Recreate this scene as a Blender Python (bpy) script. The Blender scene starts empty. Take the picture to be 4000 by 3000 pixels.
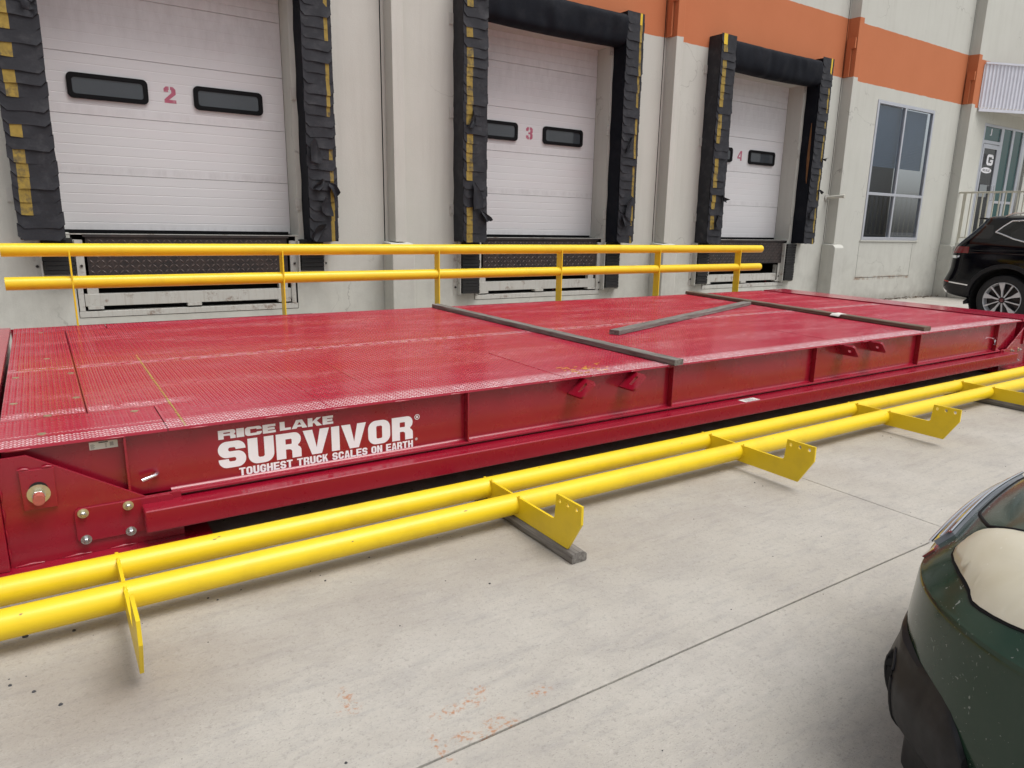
import bpy, bmesh, math, random
import numpy as np
from mathutils import Vector, Matrix, noise as mnoise

random.seed(7)
SC = bpy.context.scene
COL = SC.collection
R_ = math.radians
PI = math.pi

# ------------------------------------------------------------------ camera
cam_d = bpy.data.cameras.new('camera')
cam = bpy.data.objects.new('camera', cam_d)
COL.objects.link(cam)
right = Vector((0.82494, -0.56468, 0.02472))
down = Vector((-0.11065, -0.20424, -0.97265))
fwd = Vector((0.55428, 0.79964, -0.23097))
m = Matrix.Identity(4)
for i in range(3):
    m[i][0] = right[i]; m[i][1] = -down[i]; m[i][2] = -fwd[i]
m[2][3] = 1.5
cam.matrix_world = m
cam_d.sensor_width = 36.0
cam_d.lens = 2788.53 * 36.0 / 4000.0
cam_d.shift_x = -93.66 / 4000.0
cam_d.shift_y = 23.55 / 4000.0
cam_d.clip_start = 0.05
cam_d.clip_end = 3000
SC.camera = cam

# ------------------------------------------------------------------ world, sun, exposure
SUN_EL, SUN_AZ = 64.0, 150.0
w = bpy.data.worlds.new('World'); SC.world = w; w.use_nodes = True
nt = w.node_tree; nt.nodes.clear()
out = nt.nodes.new('ShaderNodeOutputWorld'); bg = nt.nodes.new('ShaderNodeBackground')
sky = nt.nodes.new('ShaderNodeTexSky'); sky.sky_type = 'NISHITA'; sky.sun_disc = False
sky.sun_elevation = R_(SUN_EL); sky.sun_rotation = R_(SUN_AZ)
sky.air_density = 1.0; sky.dust_density = 4.0; sky.ozone_density = 1.0
hs = nt.nodes.new('ShaderNodeHueSaturation'); hs.inputs['Saturation'].default_value = 0.25
nt.links.new(sky.outputs[0], hs.inputs['Color'])
nt.links.new(hs.outputs[0], bg.inputs['Color']); bg.inputs['Strength'].default_value = 0.105
nt.links.new(bg.outputs[0], out.inputs['Surface'])
sl = bpy.data.lights.new('sun', 'SUN'); sl.energy = 1.5; sl.angle = R_(36); sl.color = (1.0, 0.985, 0.965)
sun = bpy.data.objects.new('sun', sl); COL.objects.link(sun)
# the sky's sun_rotation turns clockwise from +Y
sd = Vector((math.sin(R_(SUN_AZ)) * math.cos(R_(SUN_EL)), math.cos(R_(SUN_AZ)) * math.cos(R_(SUN_EL)), math.sin(R_(SUN_EL))))
sun.rotation_euler = (-sd).to_track_quat('-Z', 'Y').to_euler()
sun.location = sd * 30
vs = SC.view_settings
vs.view_transform = 'Standard'; vs.look = 'None'; vs.gamma = 1.0; vs.exposure = 0.43; vs.use_curve_mapping = False
SC.render.engine = 'CYCLES'

# ------------------------------------------------------------------ materials
def new_mat(name):
    mt = bpy.data.materials.new(name); mt.use_nodes = True
    t = mt.node_tree; t.nodes.clear()
    o = t.nodes.new('ShaderNodeOutputMaterial'); b = t.nodes.new('ShaderNodeBsdfPrincipled')
    t.links.new(b.outputs[0], o.inputs['Surface'])
    return mt, t, b

class N:
    """small node helper"""
    def __init__(s, t): s.t = t
    def add(s, typ, **kw):
        n = s.t.nodes.new(typ)
        for k, v in kw.items(): setattr(n, k, v)
        return n
    def link(s, a, b): s.t.links.new(a, b)
    def coord(s, kind='Object', scale=(1, 1, 1), rot=(0, 0, 0)):
        if kind == 'Position':
            c = s.add('ShaderNodeNewGeometry').outputs['Position']
        else:
            c = s.add('ShaderNodeTexCoord').outputs[kind]
        mp = s.add('ShaderNodeMapping'); mp.inputs['Scale'].default_value = scale; mp.inputs['Rotation'].default_value = rot
        s.link(c, mp.inputs['Vector']); return mp.outputs[0]
    def noise(s, vec, scale, detail=4, rough=0.55, dist=0.0):
        n = s.add('ShaderNodeTexNoise'); n.inputs['Scale'].default_value = scale
        n.inputs['Detail'].default_value = detail; n.inputs['Roughness'].default_value = rough; n.inputs['Distortion'].default_value = dist
        s.link(vec, n.inputs['Vector']); return n.outputs['Fac']
    def ramp(s, fac, stops):
        r = s.add('ShaderNodeValToRGB'); e = r.color_ramp.elements
        while len(e) < len(stops): e.new(0.5)
        for el, (p, c) in zip(e, stops):
            el.position = p; el.color = (c, c, c, 1) if isinstance(c, (int, float)) else (*c, 1)
        s.link(fac, r.inputs['Fac']); return r.outputs['Color']
    def mix(s, fac, a, b, mode='MIX'):
        n = s.add('ShaderNodeMix', data_type='RGBA', blend_type=mode)
        for sock, v in ((n.inputs[0], fac), (n.inputs[6], a), (n.inputs[7], b)):
            if isinstance(v, (int, float)): sock.default_value = v
            elif isinstance(v, tuple): sock.default_value = (*v, 1)
            else: s.link(v, sock)
        return n.outputs[2]
    def math(s, op, a, b=0.0, clamp=False):
        n = s.add('ShaderNodeMath', operation=op, use_clamp=clamp)
        for sock, v in ((n.inputs[0], a), (n.inputs[1], b)):
            if isinstance(v, (int, float)): sock.default_value = v
            else: s.link(v, sock)
        return n.outputs[0]
    def sep(s, vec):
        n = s.add('ShaderNodeSeparateXYZ'); s.link(vec, n.inputs[0]); return n.outputs
    def bump(s, b, h, strength=0.3, dist=0.01):
        n = s.add('ShaderNodeBump'); n.inputs['Strength'].default_value = strength; n.inputs['Distance'].default_value = dist
        s.link(h, n.inputs['Height']); s.link(n.outputs[0], b.inputs['Normal'])
    def band(s, v, lo, hi, soft):
        """1 between lo and hi with soft edges"""
        a = s.add('ShaderNodeMapRange'); a.interpolation_type = 'SMOOTHSTEP'
        a.inputs[1].default_value = lo - soft; a.inputs[2].default_value = lo + soft
        s.link(v, a.inputs[0])
        c = s.add('ShaderNodeMapRange'); c.interpolation_type = 'SMOOTHSTEP'
        c.inputs[1].default_value = hi - soft; c.inputs[2].default_value = hi + soft; c.inputs[3].default_value = 1; c.inputs[4].default_value = 0
        s.link(v, c.inputs[0])
        return s.math('MULTIPLY', a.outputs[0], c.outputs[0])

def simple(name, col, rough=0.5, metal=0.0, var=0.12, vscale=4.0, bump=0.0, bscale=60.0, coat=0.0, spec=0.5, dirt=None, dirt_amt=0.0, dirt_scale=3.0, chips=None, chip_at=0.7, chip_scale=9):
    mt, t, b = new_mat(name); n = N(t)
    v = n.coord('Position')
    f = n.noise(v, vscale, 5)
    dark = tuple(c * (1 - var) for c in col); lite = tuple(min(1, c * (1 + var)) for c in col)
    c = n.mix(f, dark, lite)
    if dirt:
        d = n.ramp(n.noise(v, dirt_scale, 8, 0.65), [(0.5, 0.0), (0.75, 1.0)])
        c = n.mix(n.math('MULTIPLY', d, dirt_amt), c, dirt)
    if chips: c = n.mix(n.math('MULTIPLY', n.ramp(n.noise(v, chip_scale, 9, 0.8, 0.5), [(chip_at, 0.0), (chip_at + .03, 1.0)]), 0.85), c, chips)
    n.link(c, b.inputs['Base Color'])
    r = n.math('ADD', n.math('MULTIPLY', n.noise(v, vscale * 3.1, 4), 0.12), rough - 0.06, True)
    n.link(r, b.inputs['Roughness'])
    b.inputs['Metallic'].default_value = metal
    b.inputs['Specular IOR Level'].default_value = spec
    if coat:
        b.inputs['Coat Weight'].default_value = coat; b.inputs['Coat Roughness'].default_value = 0.06
    if bump:
        n.bump(b, n.noise(v, bscale, 5, 0.6), bump, 0.004)
    return mt

def mat_concrete():
    mt, t, b = new_mat('concrete_paving'); n = N(t)
    v = n.coord('Position'); P = n.sep(n.add('ShaderNodeNewGeometry').outputs['Position'])
    big = n.noise(v, 0.55, 5, 0.6); mid = n.noise(v, 3.2, 7, 0.68, 0.6)
    stre = n.noise(n.coord('Position', (1.6, 7.0, 1), (0, 0, 0.25)), 2.6, 6, 0.7)
    fine = n.noise(v, 46, 4, 0.75); grit = n.noise(n.coord('Position', (1, 2.6, 1), (0, 0, 0.2)), 95, 3, 0.7)
    c = n.mix(n.ramp(big, [(0.3, 0.0), (0.7, 1.0)]), (0.43, 0.40, 0.345), (0.50, 0.478, 0.438))
    c = n.mix(n.math('MULTIPLY', n.ramp(mid, [(0.42, 0.0), (0.66, 1.0)]), 0.5), c, (0.36, 0.335, 0.305))
    c = n.mix(n.math('MULTIPLY', n.ramp(stre, [(0.5, 0.0), (0.74, 1.0)]), 0.5), c, (0.29, 0.28, 0.275))
    c = n.mix(n.math('MULTIPLY', n.ramp(fine, [(0.54, 0.0), (0.72, 1.0)]), 0.6), c, (0.25, 0.235, 0.215))
    c = n.mix(n.math('MULTIPLY', n.ramp(grit, [(0.60, 0.0), (0.68, 1.0)]), 0.7), c, (0.16, 0.15, 0.145))
    c = n.mix(n.math('MULTIPLY', n.ramp(n.noise(v, 30, 4, 0.7), [(0.58, 0.0), (0.72, 1.0)]), 0.3), c, (0.6, 0.57, 0.53))
    # brown dirt washed out from under the scale and the loose rail
    dm = n.math('MULTIPLY', n.band(P[1], 2.25, 3.5, 0.4), n.ramp(n.noise(v, 1.8, 5), [(0.3, 0.15), (0.7, 1.0)]))
    c = n.mix(n.math('MULTIPLY', dm, 0.42), c, (0.25, 0.205, 0.16))
    under_shade = n.math('MULTIPLY', n.math('MULTIPLY', n.band(P[1], 3.33, 7.1, 0.10), n.band(P[0], -0.6, 9.4, 0.2)), n.ramp(n.noise(v, 6, 5), [(0.2, 0.6), (0.6, 1.0)]))  # shade beneath the scale, painted into the concrete colour
    c = n.mix(n.math('MULTIPLY', under_shade, 0.55), c, (0.085, 0.075, 0.062))
    def spot(x, y, rx, ry):
        dx = n.math('DIVIDE', n.math('SUBTRACT', P[0], x), rx); dy = n.math('DIVIDE', n.math('SUBTRACT', P[1], y), ry)
        d = n.math('SQRT', n.math('ADD', n.math('MULTIPLY', dx, dx), n.math('MULTIPLY', dy, dy)))
        return n.math('SUBTRACT', 1.0, d, True)
    d = spot(0.08, 2.35, 0.55, 0.42)
    c = n.mix(n.math('MULTIPLY', d, 0.5), c, (0.20, 0.155, 0.115))
    # rust marks
    rn = n.ramp(n.noise(v, 52, 4, 0.7), [(0.5, 0.0), (0.63, 1.0)])
    tot = None
    for x, y, rx, ry in ((0.657, 1.95, .03, .09), (0.645, 1.91, .05, .03), (0.90, 1.735, .075, .03), (0.99, 1.735, .05, .035), (1.03, 1.775, .05, .03),
                         (1.0, 1.62, .05, .035), (1.03, 1.588, .045, .03), (0.955, 1.59, .05, .03), (0.888, 1.61, .05, .03), (0.809, 1.61, .022, .10), (1.2, 1.66, .05, .03)):
        k = spot(x, y, rx, ry); tot = k if tot is None else n.math('MAXIMUM', tot, k)
    rm = n.math('MULTIPLY', n.math('MULTIPLY', tot, 2.2, True), rn)
    c = n.mix(n.math('MULTIPLY', rm, 0.75), c, (0.42, 0.17, 0.06))
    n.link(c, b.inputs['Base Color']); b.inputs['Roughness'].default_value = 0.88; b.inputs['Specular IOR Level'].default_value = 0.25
    h = n.math('ADD', n.math('MULTIPLY', fine, 0.5), n.math('ADD', n.math('MULTIPLY', grit, 0.5), n.math('MULTIPLY', mid, 0.6)))
    n.bump(b, h, 0.7, 0.008)
    return mt

def mat_wall():
    mt, t, b = new_mat('painted_tilt_up_concrete'); n = N(t)
    v = n.coord('Position'); P = n.sep(n.add('ShaderNodeNewGeometry').outputs['Position'])
    f = n.noise(v, 1.4, 6, 0.6); fine = n.noise(v, 70, 4, 0.65)
    c = n.mix(f, (0.50, 0.497, 0.45), (0.575, 0.575, 0.53))
    st = n.noise(n.coord('Position', (5.5, 5.5, 0.35)), 2.2, 6, 0.65)
    c = n.mix(n.math('MULTIPLY', n.ramp(st, [(0.48, 0.0), (0.75, 1.0)]), 0.2), c, (0.36, 0.35, 0.31))
    vo = n.add('ShaderNodeTexVoronoi', feature='DISTANCE_TO_EDGE'); vo.inputs['Scale'].default_value = 0.55; wv = n.add('ShaderNodeVectorMath', operation='ADD'); ns = n.add('ShaderNodeTexNoise'); ns.inputs['Scale'].default_value = 1.7; ns.inputs['Detail'].default_value = 6; n.link(v, ns.inputs['Vector']); n.link(v, wv.inputs[0]); n.link(ns.outputs['Color'], wv.inputs[1]); n.link(wv.outputs[0], vo.inputs['Vector'])
    ck = n.math('MULTIPLY', n.ramp(vo.outputs['Distance'], [(0.0, 1.0), (0.004, 0.0)]), n.ramp(n.noise(v, 0.9, 3), [(0.5, 0.0), (0.6, 1.0)]))
    c = n.mix(n.math('MULTIPLY', ck, 0.6), c, (0.2, 0.19, 0.17))
    low = n.band(P[2], -1.0, 1.0, 0.7)
    c = n.mix(n.math('MULTIPLY', n.math('MULTIPLY', low, n.ramp(n.noise(v, 3.0, 8, 0.7), [(0.42, 0.0), (0.7, 1.0)])), 0.5), c, (0.36, 0.35, 0.32))
    base = n.band(P[2], -1.0, 0.12, 0.12)
    c = n.mix(n.math('MULTIPLY', n.math('MULTIPLY', base, n.ramp(n.noise(v, 9.0, 6, 0.7), [(0.3, 0.2), (0.65, 1.0)])), 0.6), c, (0.2, 0.17, 0.14))
    chips = n.ramp(n.noise(v, 11, 9, 0.8), [(0.725, 0.0), (0.75, 1.0)])
    c = n.mix(n.math('MULTIPLY', chips, 0.7), c, (0.2, 0.18, 0.16))
    wob = n.math('ADD', P[2], n.math('MULTIPLY', n.math('SUBTRACT', n.noise(v, 5, 3), 0.5), 0.03))
    rr = n.math('MULTIPLY', n.math('MULTIPLY', n.band(P[2], .455, .525, .015), n.band(P[0], 13.95, 16.1, .05)), n.ramp(n.noise(v, 7, 8, .75), [(.42, 0.0), (.6, 1.0)]))
    c = n.mix(n.math('MULTIPLY', rr, 0.75), c, (0.24, 0.14, 0.08))
    ob = n.band(wob, 4.237, 5.25, 0.004)
    oc = n.mix(f, (0.47, 0.150, 0.062), (0.54, 0.182, 0.080))
    oc = n.mix(n.math('MULTIPLY', chips, 0.6), oc, (0.14, 0.07, 0.04))
    c = n.mix(ob, c, oc)
    n.link(c, b.inputs['Base Color']); b.inputs['Roughness'].default_value = 0.8; b.inputs['Specular IOR Level'].default_value = 0.3
    n.bump(b, n.math('ADD', fine, n.math('MULTIPLY', n.noise(v, 14, 4), 0.7)), 0.35, 0.006)
    return mt

def mat_red(name='red_machine_paint', wear_glint=False):
    mt, t, b = new_mat(name); n = N(t)
    v = n.coord('Position'); P = n.sep(n.add('ShaderNodeNewGeometry').outputs['Position'])
    f = n.noise(v, 2.2, 5)
    c = n.mix(f, (0.25, 0.004, 0.018), (0.31, 0.007, 0.024))
    if wear_glint:
        # scuffed, dusty paint with sky glints painted in along the near edge; drag marks
        e1 = n.band(P[1], 3.3, 3.60, 0.05); e2 = n.math('MULTIPLY', n.band(P[1], 3.93, 4.02, 0.03), n.band(P[0], -0.3, 0.55, 0.1))
        e3 = n.math('MULTIPLY', n.band(P[1], 5.08, 5.19, 0.03), 0.6)
        sc = n.ramp(n.noise(n.coord('Position', (0.55, 2.0, 1)), 1.9, 6, 0.65), [(0.46, 0.0), (0.72, 1.0)])
        wm = n.math('MAXIMUM', n.math('MAXIMUM', n.math('MULTIPLY', e1, 1.0), e2), n.math('MAXIMUM', e3, n.math('MULTIPLY', sc, 0.32)))
        sp = n.ramp(n.noise(v, 24, 4, 0.7), [(0.36, 0.0), (0.62, 1.0)])
        wm = n.math('MAXIMUM', n.math('MULTIPLY', wm, sp), n.math('MULTIPLY', e1, 0.55))
        c = n.mix(0.6, c, (0.45, 0.016, 0.045))
        c = n.mix(n.math('MULTIPLY', wm, 0.95), c, (0.80, 0.67, 0.69))
    else:
        ru = n.ramp(n.noise(v, 13, 9, 0.78), [(0.70, 0.0), (0.74, 1.0)])
        c = n.mix(n.math('MULTIPLY', ru, 0.5), c, (0.16, 0.05, 0.03))
    n.link(c, b.inputs['Base Color'])
    n.link(n.math('ADD', n.math('MULTIPLY', n.noise(v, 7, 5, 0.6), 0.22), 0.17 if not wear_glint else 0.12), b.inputs['Roughness'])
    b.inputs['Coat Weight'].default_value = 0.35; b.inputs['Coat Roughness'].default_value = 0.12
    n.bump(b, n.noise(v, 160, 3, 0.5), 0.06, 0.002)
    return mt

def mat_deck():
    mt, t, b = new_mat('worn_red_deck_paint'); n = N(t)
    v = n.coord('Position'); P = n.sep(n.add('ShaderNodeNewGeometry').outputs['Position'])
    c = n.mix(n.noise(v, 1.3, 5), (0.38, 0.009, 0.038), (0.46, 0.015, 0.050))
    dust_sheen = n.ramp(n.noise(n.coord('Position', (0.5, 1.5, 1)), 1.6, 6, 0.65), [(0.42, 0.0), (0.75, 1.0)])  # pale film painting the sky's soft sheen into the deck colour
    c = n.mix(n.math('MULTIPLY', dust_sheen, 0.07), c, (0.55, 0.27, 0.30))
    n.link(c, b.inputs['Base Color'])
    n.link(n.math('ADD', n.math('MULTIPLY', n.noise(v, 4, 6, 0.65), 0.2), 0.08), b.inputs['Roughness'])
    b.inputs['Coat Weight'].default_value = 0.3; b.inputs['Coat Roughness'].default_value = 0.15
    return mt

def mat_wood(name, c0, c1):
    mt, t, b = new_mat(name); n = N(t)
    g = n.noise(n.coord('Object', (1.2, 26, 26)), 2.0, 7, 0.7, 0.4); kn = n.noise(n.coord('Object', (3, 9, 9)), 2.4, 5, 0.6)
    c = n.mix(n.ramp(g, [(0.3, 0.0), (0.68, 1.0)]), c0, c1)
    c = n.mix(n.math('MULTIPLY', n.ramp(kn, [(0.55, 0.0), (0.8, 1.0)]), 0.6), c, tuple(x * 0.42 for x in c0))
    crack = n.ramp(n.noise(n.coord('Object', (0.8, 34, 34)), 2.7, 5, 0.6), [(0.66, 0.0), (0.71, 1.0)])
    c = n.mix(n.math('MULTIPLY', crack, 0.8), c, (0.03, 0.026, 0.022))
    n.link(c, b.inputs['Base Color']); b.inputs['Roughness'].default_value = 0.85; b.inputs['Specular IOR Level'].default_value = 0.2
    n.bump(b, n.math('SUBTRACT', g, n.math('MULTIPLY', crack, 0.8)), 0.5, 0.004)
    return mt

def mat_door():
    mt, t, b = new_mat('dock_door_white'); n = N(t)
    v = n.coord('Position'); P = n.sep(n.add('ShaderNodeNewGeometry').outputs['Position'])
    f = n.noise(v, 0.9, 5)
    c = n.mix(f, (0.60, 0.597, 0.605), (0.66, 0.657, 0.668))
    pk = n.ramp(n.noise(n.coord('Position', (0.6, 1, 2.0)), 1.6, 5), [(0.5, 0.0), (0.75, 1.0)])
    c = n.mix(n.math('MULTIPLY', pk, 0.18), c, (0.62, 0.52, 0.535))
    st = n.noise(n.coord('Position', (5, 1, 1.6)), 2.6, 8, 0.75)
    gz = n.math('MAXIMUM', n.band(P[2], 1.86, 1.93, 0.03), n.math('MAXIMUM', n.band(P[2], 1.2, 1.33, 0.05), n.math('MAXIMUM', n.math('MULTIPLY', n.band(P[2], 3.2, 4.2, 0.25), 0.75), n.math('MULTIPLY', n.band(P[2], 2.43, 2.52, 0.04), 0.6))))
    g = n.math('MULTIPLY', gz, n.ramp(st, [(0.4, 0.0), (0.72, 1.0)]))
    c = n.mix(n.math('MULTIPLY', g, 0.30), c, (0.26, 0.24, 0.24))
    sp = n.ramp(n.noise(v, 7, 8, 0.75), [(0.66, 0.0), (0.76, 1.0)])
    c = n.mix(n.math('MULTIPLY', sp, 0.25), c, (0.3, 0.28, 0.28))
    n.link(c, b.inputs['Base Color']); b.inputs['Roughness'].default_value = 0.5; b.inputs['Specular IOR Level'].default_value = 0.4
    return mt

def mat_rust_plate():
    mt, t, b = new_mat('rusty_black_steel'); n = N(t)
    v = n.coord('Position')
    c = n.mix(n.ramp(n.noise(v, 9, 7, 0.7), [(0.35, 0.0), (0.7, 1.0)]), (0.020, 0.019, 0.020), (0.055, 0.040, 0.036))
    n.link(c, b.inputs['Base Color']); b.inputs['Roughness'].default_value = 0.55; b.inputs['Metallic'].default_value = 0.25
    return mt

def mat_frame_steel():
    mt, t, b = new_mat('rusting_painted_steel'); n = N(t)
    v = n.coord('Position')
    c = n.mix(n.noise(v, 2, 5), (0.44, 0.435, 0.40), (0.53, 0.525, 0.49))
    r = n.ramp(n.noise(v, 6, 9, 0.75), [(0.56, 0.0), (0.66, 1.0)])
    c = n.mix(n.math('MULTIPLY', r, 0.8), c, (0.15, 0.075, 0.04))
    s = n.ramp(n.noise(n.coord('Position', (16, 16, 1.2)), 2, 6, 0.7), [(0.5, 0.0), (0.8, 1.0)])
    c = n.mix(n.math('MULTIPLY', s, 0.5), c, (0.26, 0.19, 0.14))
    n.link(c, b.inputs['Base Color']); b.inputs['Roughness'].default_value = 0.65
    return mt

def mat_glass_dark(name, col=(0.02, 0.024, 0.028), rough=0.04):
    mt, t, b = new_mat(name); n = N(t)
    v = n.coord('Position')
    c = n.mix(n.noise(v, 2.0, 3), tuple(x * 0.8 for x in col), tuple(x * 1.2 for x in col))
    n.link(c, b.inputs['Base Color']); b.inputs['Roughness'].default_value = rough; b.inputs['IOR'].default_value = 1.55
    return mt

def mat_window_glass():
    mt = bpy.data.materials.new('tinted_window_glass'); mt.use_nodes = True
    t = mt.node_tree; t.nodes.clear(); n = N(t)
    o = n.add('ShaderNodeOutputMaterial'); lw = n.add('ShaderNodeLayerWeight'); tr = n.add('ShaderNodeBsdfTransparent'); gl = n.add('ShaderNodeBsdfGlossy'); mx = n.add('ShaderNodeMixShader')
    tr.inputs[0].default_value = (0.93, 0.96, 0.98, 1); gl.inputs['Roughness'].default_value = 0.01
    lw.inputs['Blend'].default_value = 0.5; n.link(n.math('ADD', n.math('MULTIPLY', n.math('POWER', lw.outputs['Facing'], 4.0), 0.5), 0.05), mx.inputs[0]); n.link(tr.outputs[0], mx.inputs[1]); n.link(gl.outputs[0], mx.inputs[2]); n.link(mx.outputs[0], o.inputs[0])
    return mt

def mat_carpaint():
    mt, t, b = new_mat('dusty_dark_green_car_paint'); n = N(t)
    v = n.coord('Object')
    c = n.mix(n.noise(v, 2.0, 4), (0.011, 0.031, 0.019), (0.017, 0.043, 0.026))
    sp = n.ramp(n.noise(n.coord('Object', (1, 1, 1), (0.3, 0.5, 0.2)), 42, 3, 0.5, 1.2), [(0.685, 0.0), (0.72, 1.0)])
    sp2 = n.ramp(n.noise(v, 95, 3, 0.55, 0.6), [(0.70, 0.0), (0.74, 1.0)])
    d = n.math('MAXIMUM', sp, sp2)
    c = n.mix(n.math('MULTIPLY', d, 0.55), c, (0.34, 0.36, 0.34))
    dust_sheen = n.noise(v, 5, 7, 0.7)
    c = n.mix(n.math('MULTIPLY', n.ramp(dust_sheen, [(0.4, 0.0), (0.8, 1.0)]), 0.07), c, (0.18, 0.18, 0.16))
    n.link(c, b.inputs['Base Color'])
    n.link(n.math('ADD', n.math('MULTIPLY', d, 0.4), n.math('ADD', n.math('MULTIPLY', dust_sheen, 0.12), 0.12)), b.inputs['Roughness'])
    b.inputs['Coat Weight'].default_value = 0.15; b.inputs['Coat Roughness'].default_value = 0.06; b.inputs['Specular IOR Level'].default_value = 0.35
    return mt

def mat_fogged():
    mt, t, b = new_mat('yellowed_headlight_lens'); n = N(t)
    v = n.coord('Object')
    c = n.mix(n.noise(v, 7, 4, 0.5, 0.6), (0.46, 0.41, 0.28), (0.70, 0.67, 0.57))
    sp = n.ramp(n.noise(v, 70, 3), [(0.68, 0.0), (0.75, 1.0)])
    c = n.mix(n.math('MULTIPLY', sp, 0.5), c, (0.75, 0.73, 0.66))
    n.link(c, b.inputs['Base Color']); b.inputs['Roughness'].default_value = 0.32
    b.inputs['Subsurface Weight'].default_value = 0.3; b.inputs['Subsurface Radius'].default_value = (0.03, 0.03, 0.02); b.inputs['Subsurface Scale'].default_value = 0.5
    return mt

M = {}
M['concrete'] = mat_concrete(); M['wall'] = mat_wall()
M['joint'] = simple('dark_joint', (0.018, 0.017, 0.016), 0.95)
M['red'] = mat_red(); M['lug'] = mat_red('scuffed_glint_tread', True); M['deck'] = mat_deck(); M['scuffed'] = simple('scuffed_red_edge', (0.30, 0.006, 0.024), 0.3, var=0.12, coat=0.3, chips=(0.55, 0.45, 0.44), chip_at=0.66, chip_scale=6)
M['yellow'] = simple('yellow_gloss_paint', (0.84, 0.598, 0.012), 0.42, var=0.06, vscale=1.5, coat=0.1, dirt=(0.50, 0.33, 0.02), dirt_amt=0.35, dirt_scale=5, chips=(0.16, 0.10, 0.05), chip_at=0.765, chip_scale=9)
M['scuff_brown'] = simple('bare_steel_scuff', (0.30, 0.19, 0.06), 0.6, var=0.4, vscale=40)
M['wood'] = mat_wood('weathered_grey_wood', (0.075, 0.066, 0.057), (0.29, 0.272, 0.25))
M['wood_brown'] = mat_wood('weathered_brown_wood', (0.10, 0.075, 0.055), (0.21, 0.17, 0.13))
M['door'] = mat_door(); M['stencil'] = simple('stencil_red', (0.42, 0.10, 0.16), 0.6, var=0.2, vscale=30, dirt=(0.62, 0.55, 0.58), dirt_amt=0.5, dirt_scale=22)
M['rubber'] = simple('charcoal_dock_fabric', (0.021, 0.022, 0.027), 0.66, var=0.4, vscale=9, bump=0.3, bscale=55, dirt=(0.07, 0.07, 0.075), dirt_amt=0.55, dirt_scale=8, spec=0.3, chips=(0.24, 0.22, 0.2), chip_at=0.71, chip_scale=5)
M['rubber_black'] = simple('black_header_fabric', (0.006, 0.0075, 0.012), 0.7, var=0.3, vscale=7, bump=0.5, bscale=18, dirt=(0.028, 0.028, 0.032), dirt_amt=0.5, spec=0.15)
M['stripe'] = simple('worn_yellow_stripe', (0.27, 0.185, 0.03), 0.75, var=0.45, vscale=22, dirt=(0.045, 0.042, 0.035), dirt_amt=1.3, dirt_scale=10)
M['stripe_new'] = simple('bright_yellow_stripe', (0.68, 0.46, 0.02), 0.6, var=0.1)
M['foam'] = simple('exposed_foam', (0.17, 0.075, 0.025), 0.9, var=0.3, vscale=12)
M['bumper'] = simple('laminated_black_rubber', (0.014, 0.014, 0.014), 0.8, var=0.4, vscale=25, bump=0.6, bscale=40)
M['plate'] = mat_rust_plate(); M['frame'] = mat_frame_steel()
M['plate_lug'] = simple('rust_brown_tread', (0.072, 0.052, 0.046), 0.5, metal=0.2, var=0.35, vscale=18)
M['black'] = simple('black_rubber_gasket', (0.006, 0.006, 0.007), 0.6, var=0.2, spec=0.12)
M['dark'] = simple('dark_void', (0.012, 0.012, 0.012), 0.95)
M['glass'] = mat_glass_dark('door_lite_glass', (0.05, 0.058, 0.066)); M['winglass'] = mat_window_glass()
M['greenglass'] = mat_glass_dark('green_tinted_glass', (0.035, 0.10, 0.10))
M['alu'] = simple('anodised_aluminium', (0.55, 0.57, 0.62), 0.4, metal=0.6, var=0.08)
M['blind'] = simple('grey_blind_slats', (0.11, 0.17, 0.26), 0.7, var=0.1)
M['zinc'] = simple('zinc_plated_steel', (0.62, 0.63, 0.64), 0.28, metal=1.0, var=0.15, vscale=60)
M['zincy'] = simple('yellow_zinc_washer', (0.62, 0.56, 0.36), 0.35, metal=0.8, var=0.2, vscale=40)
M['white'] = simple('white_vinyl', (0.86, 0.86, 0.90), 0.45, var=0.03)
M['paper'] = simple('weathered_label', (0.66, 0.66, 0.62), 0.7, var=0.08)
M['ink'] = simple('black_ink', (0.03, 0.03, 0.035), 0.6)
M['chalk'] = simple('olive_chalk', (0.36, 0.28, 0.06), 0.9, var=0.4, vscale=40)
M['corr'] = simple('galvanised_corrugation', (0.66, 0.67, 0.74), 0.5, metal=0.1, var=0.1)
M['cream'] = simple('cream_rail_paint', (0.58, 0.56, 0.47), 0.5, var=0.06)
M['soffit'] = simple('pale_soffit', (0.55, 0.52, 0.48), 0.85, var=0.1, bump=0.3)
M['suv'] = simple('gloss_black_car_paint', (0.0022, 0.0024, 0.0045), 0.08, var=0.1, coat=0.1, spec=0.35)
M['clad'] = simple('matt_black_plastic', (0.0085, 0.0085, 0.0105), 0.5, var=0.2, vscale=20, dirt=(0.05, 0.05, 0.056), dirt_amt=0.35, dirt_scale=14, spec=0.35, chips=(0.16, 0.16, 0.17), chip_at=0.73, chip_scale=16)
M['tyre'] = simple('tyre_rubber', (0.016, 0.016, 0.017), 0.75, var=0.2, vscale=14)
M['rim'] = simple('machined_alloy', (0.66, 0.66, 0.68), 0.35, metal=0.25, var=0.08)
M['rimdark'] = simple('gloss_black_alloy', (0.012, 0.012, 0.014), 0.25)
M['chrome'] = simple('chrome_trim', (0.78, 0.79, 0.82), 0.09, metal=1.0, var=0.03)
M['tail'] = simple('red_tail_lamp', (0.16, 0.006, 0.008), 0.1, coat=1.0, var=0.1)
M['reflector'] = simple('red_reflector', (0.42, 0.03, 0.02), 0.25)
M['carglass'] = mat_glass_dark('car_window_glass', (0.006, 0.006, 0.008), 0.02)
M['green'] = mat_carpaint(); M['fog'] = mat_fogged()
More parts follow.
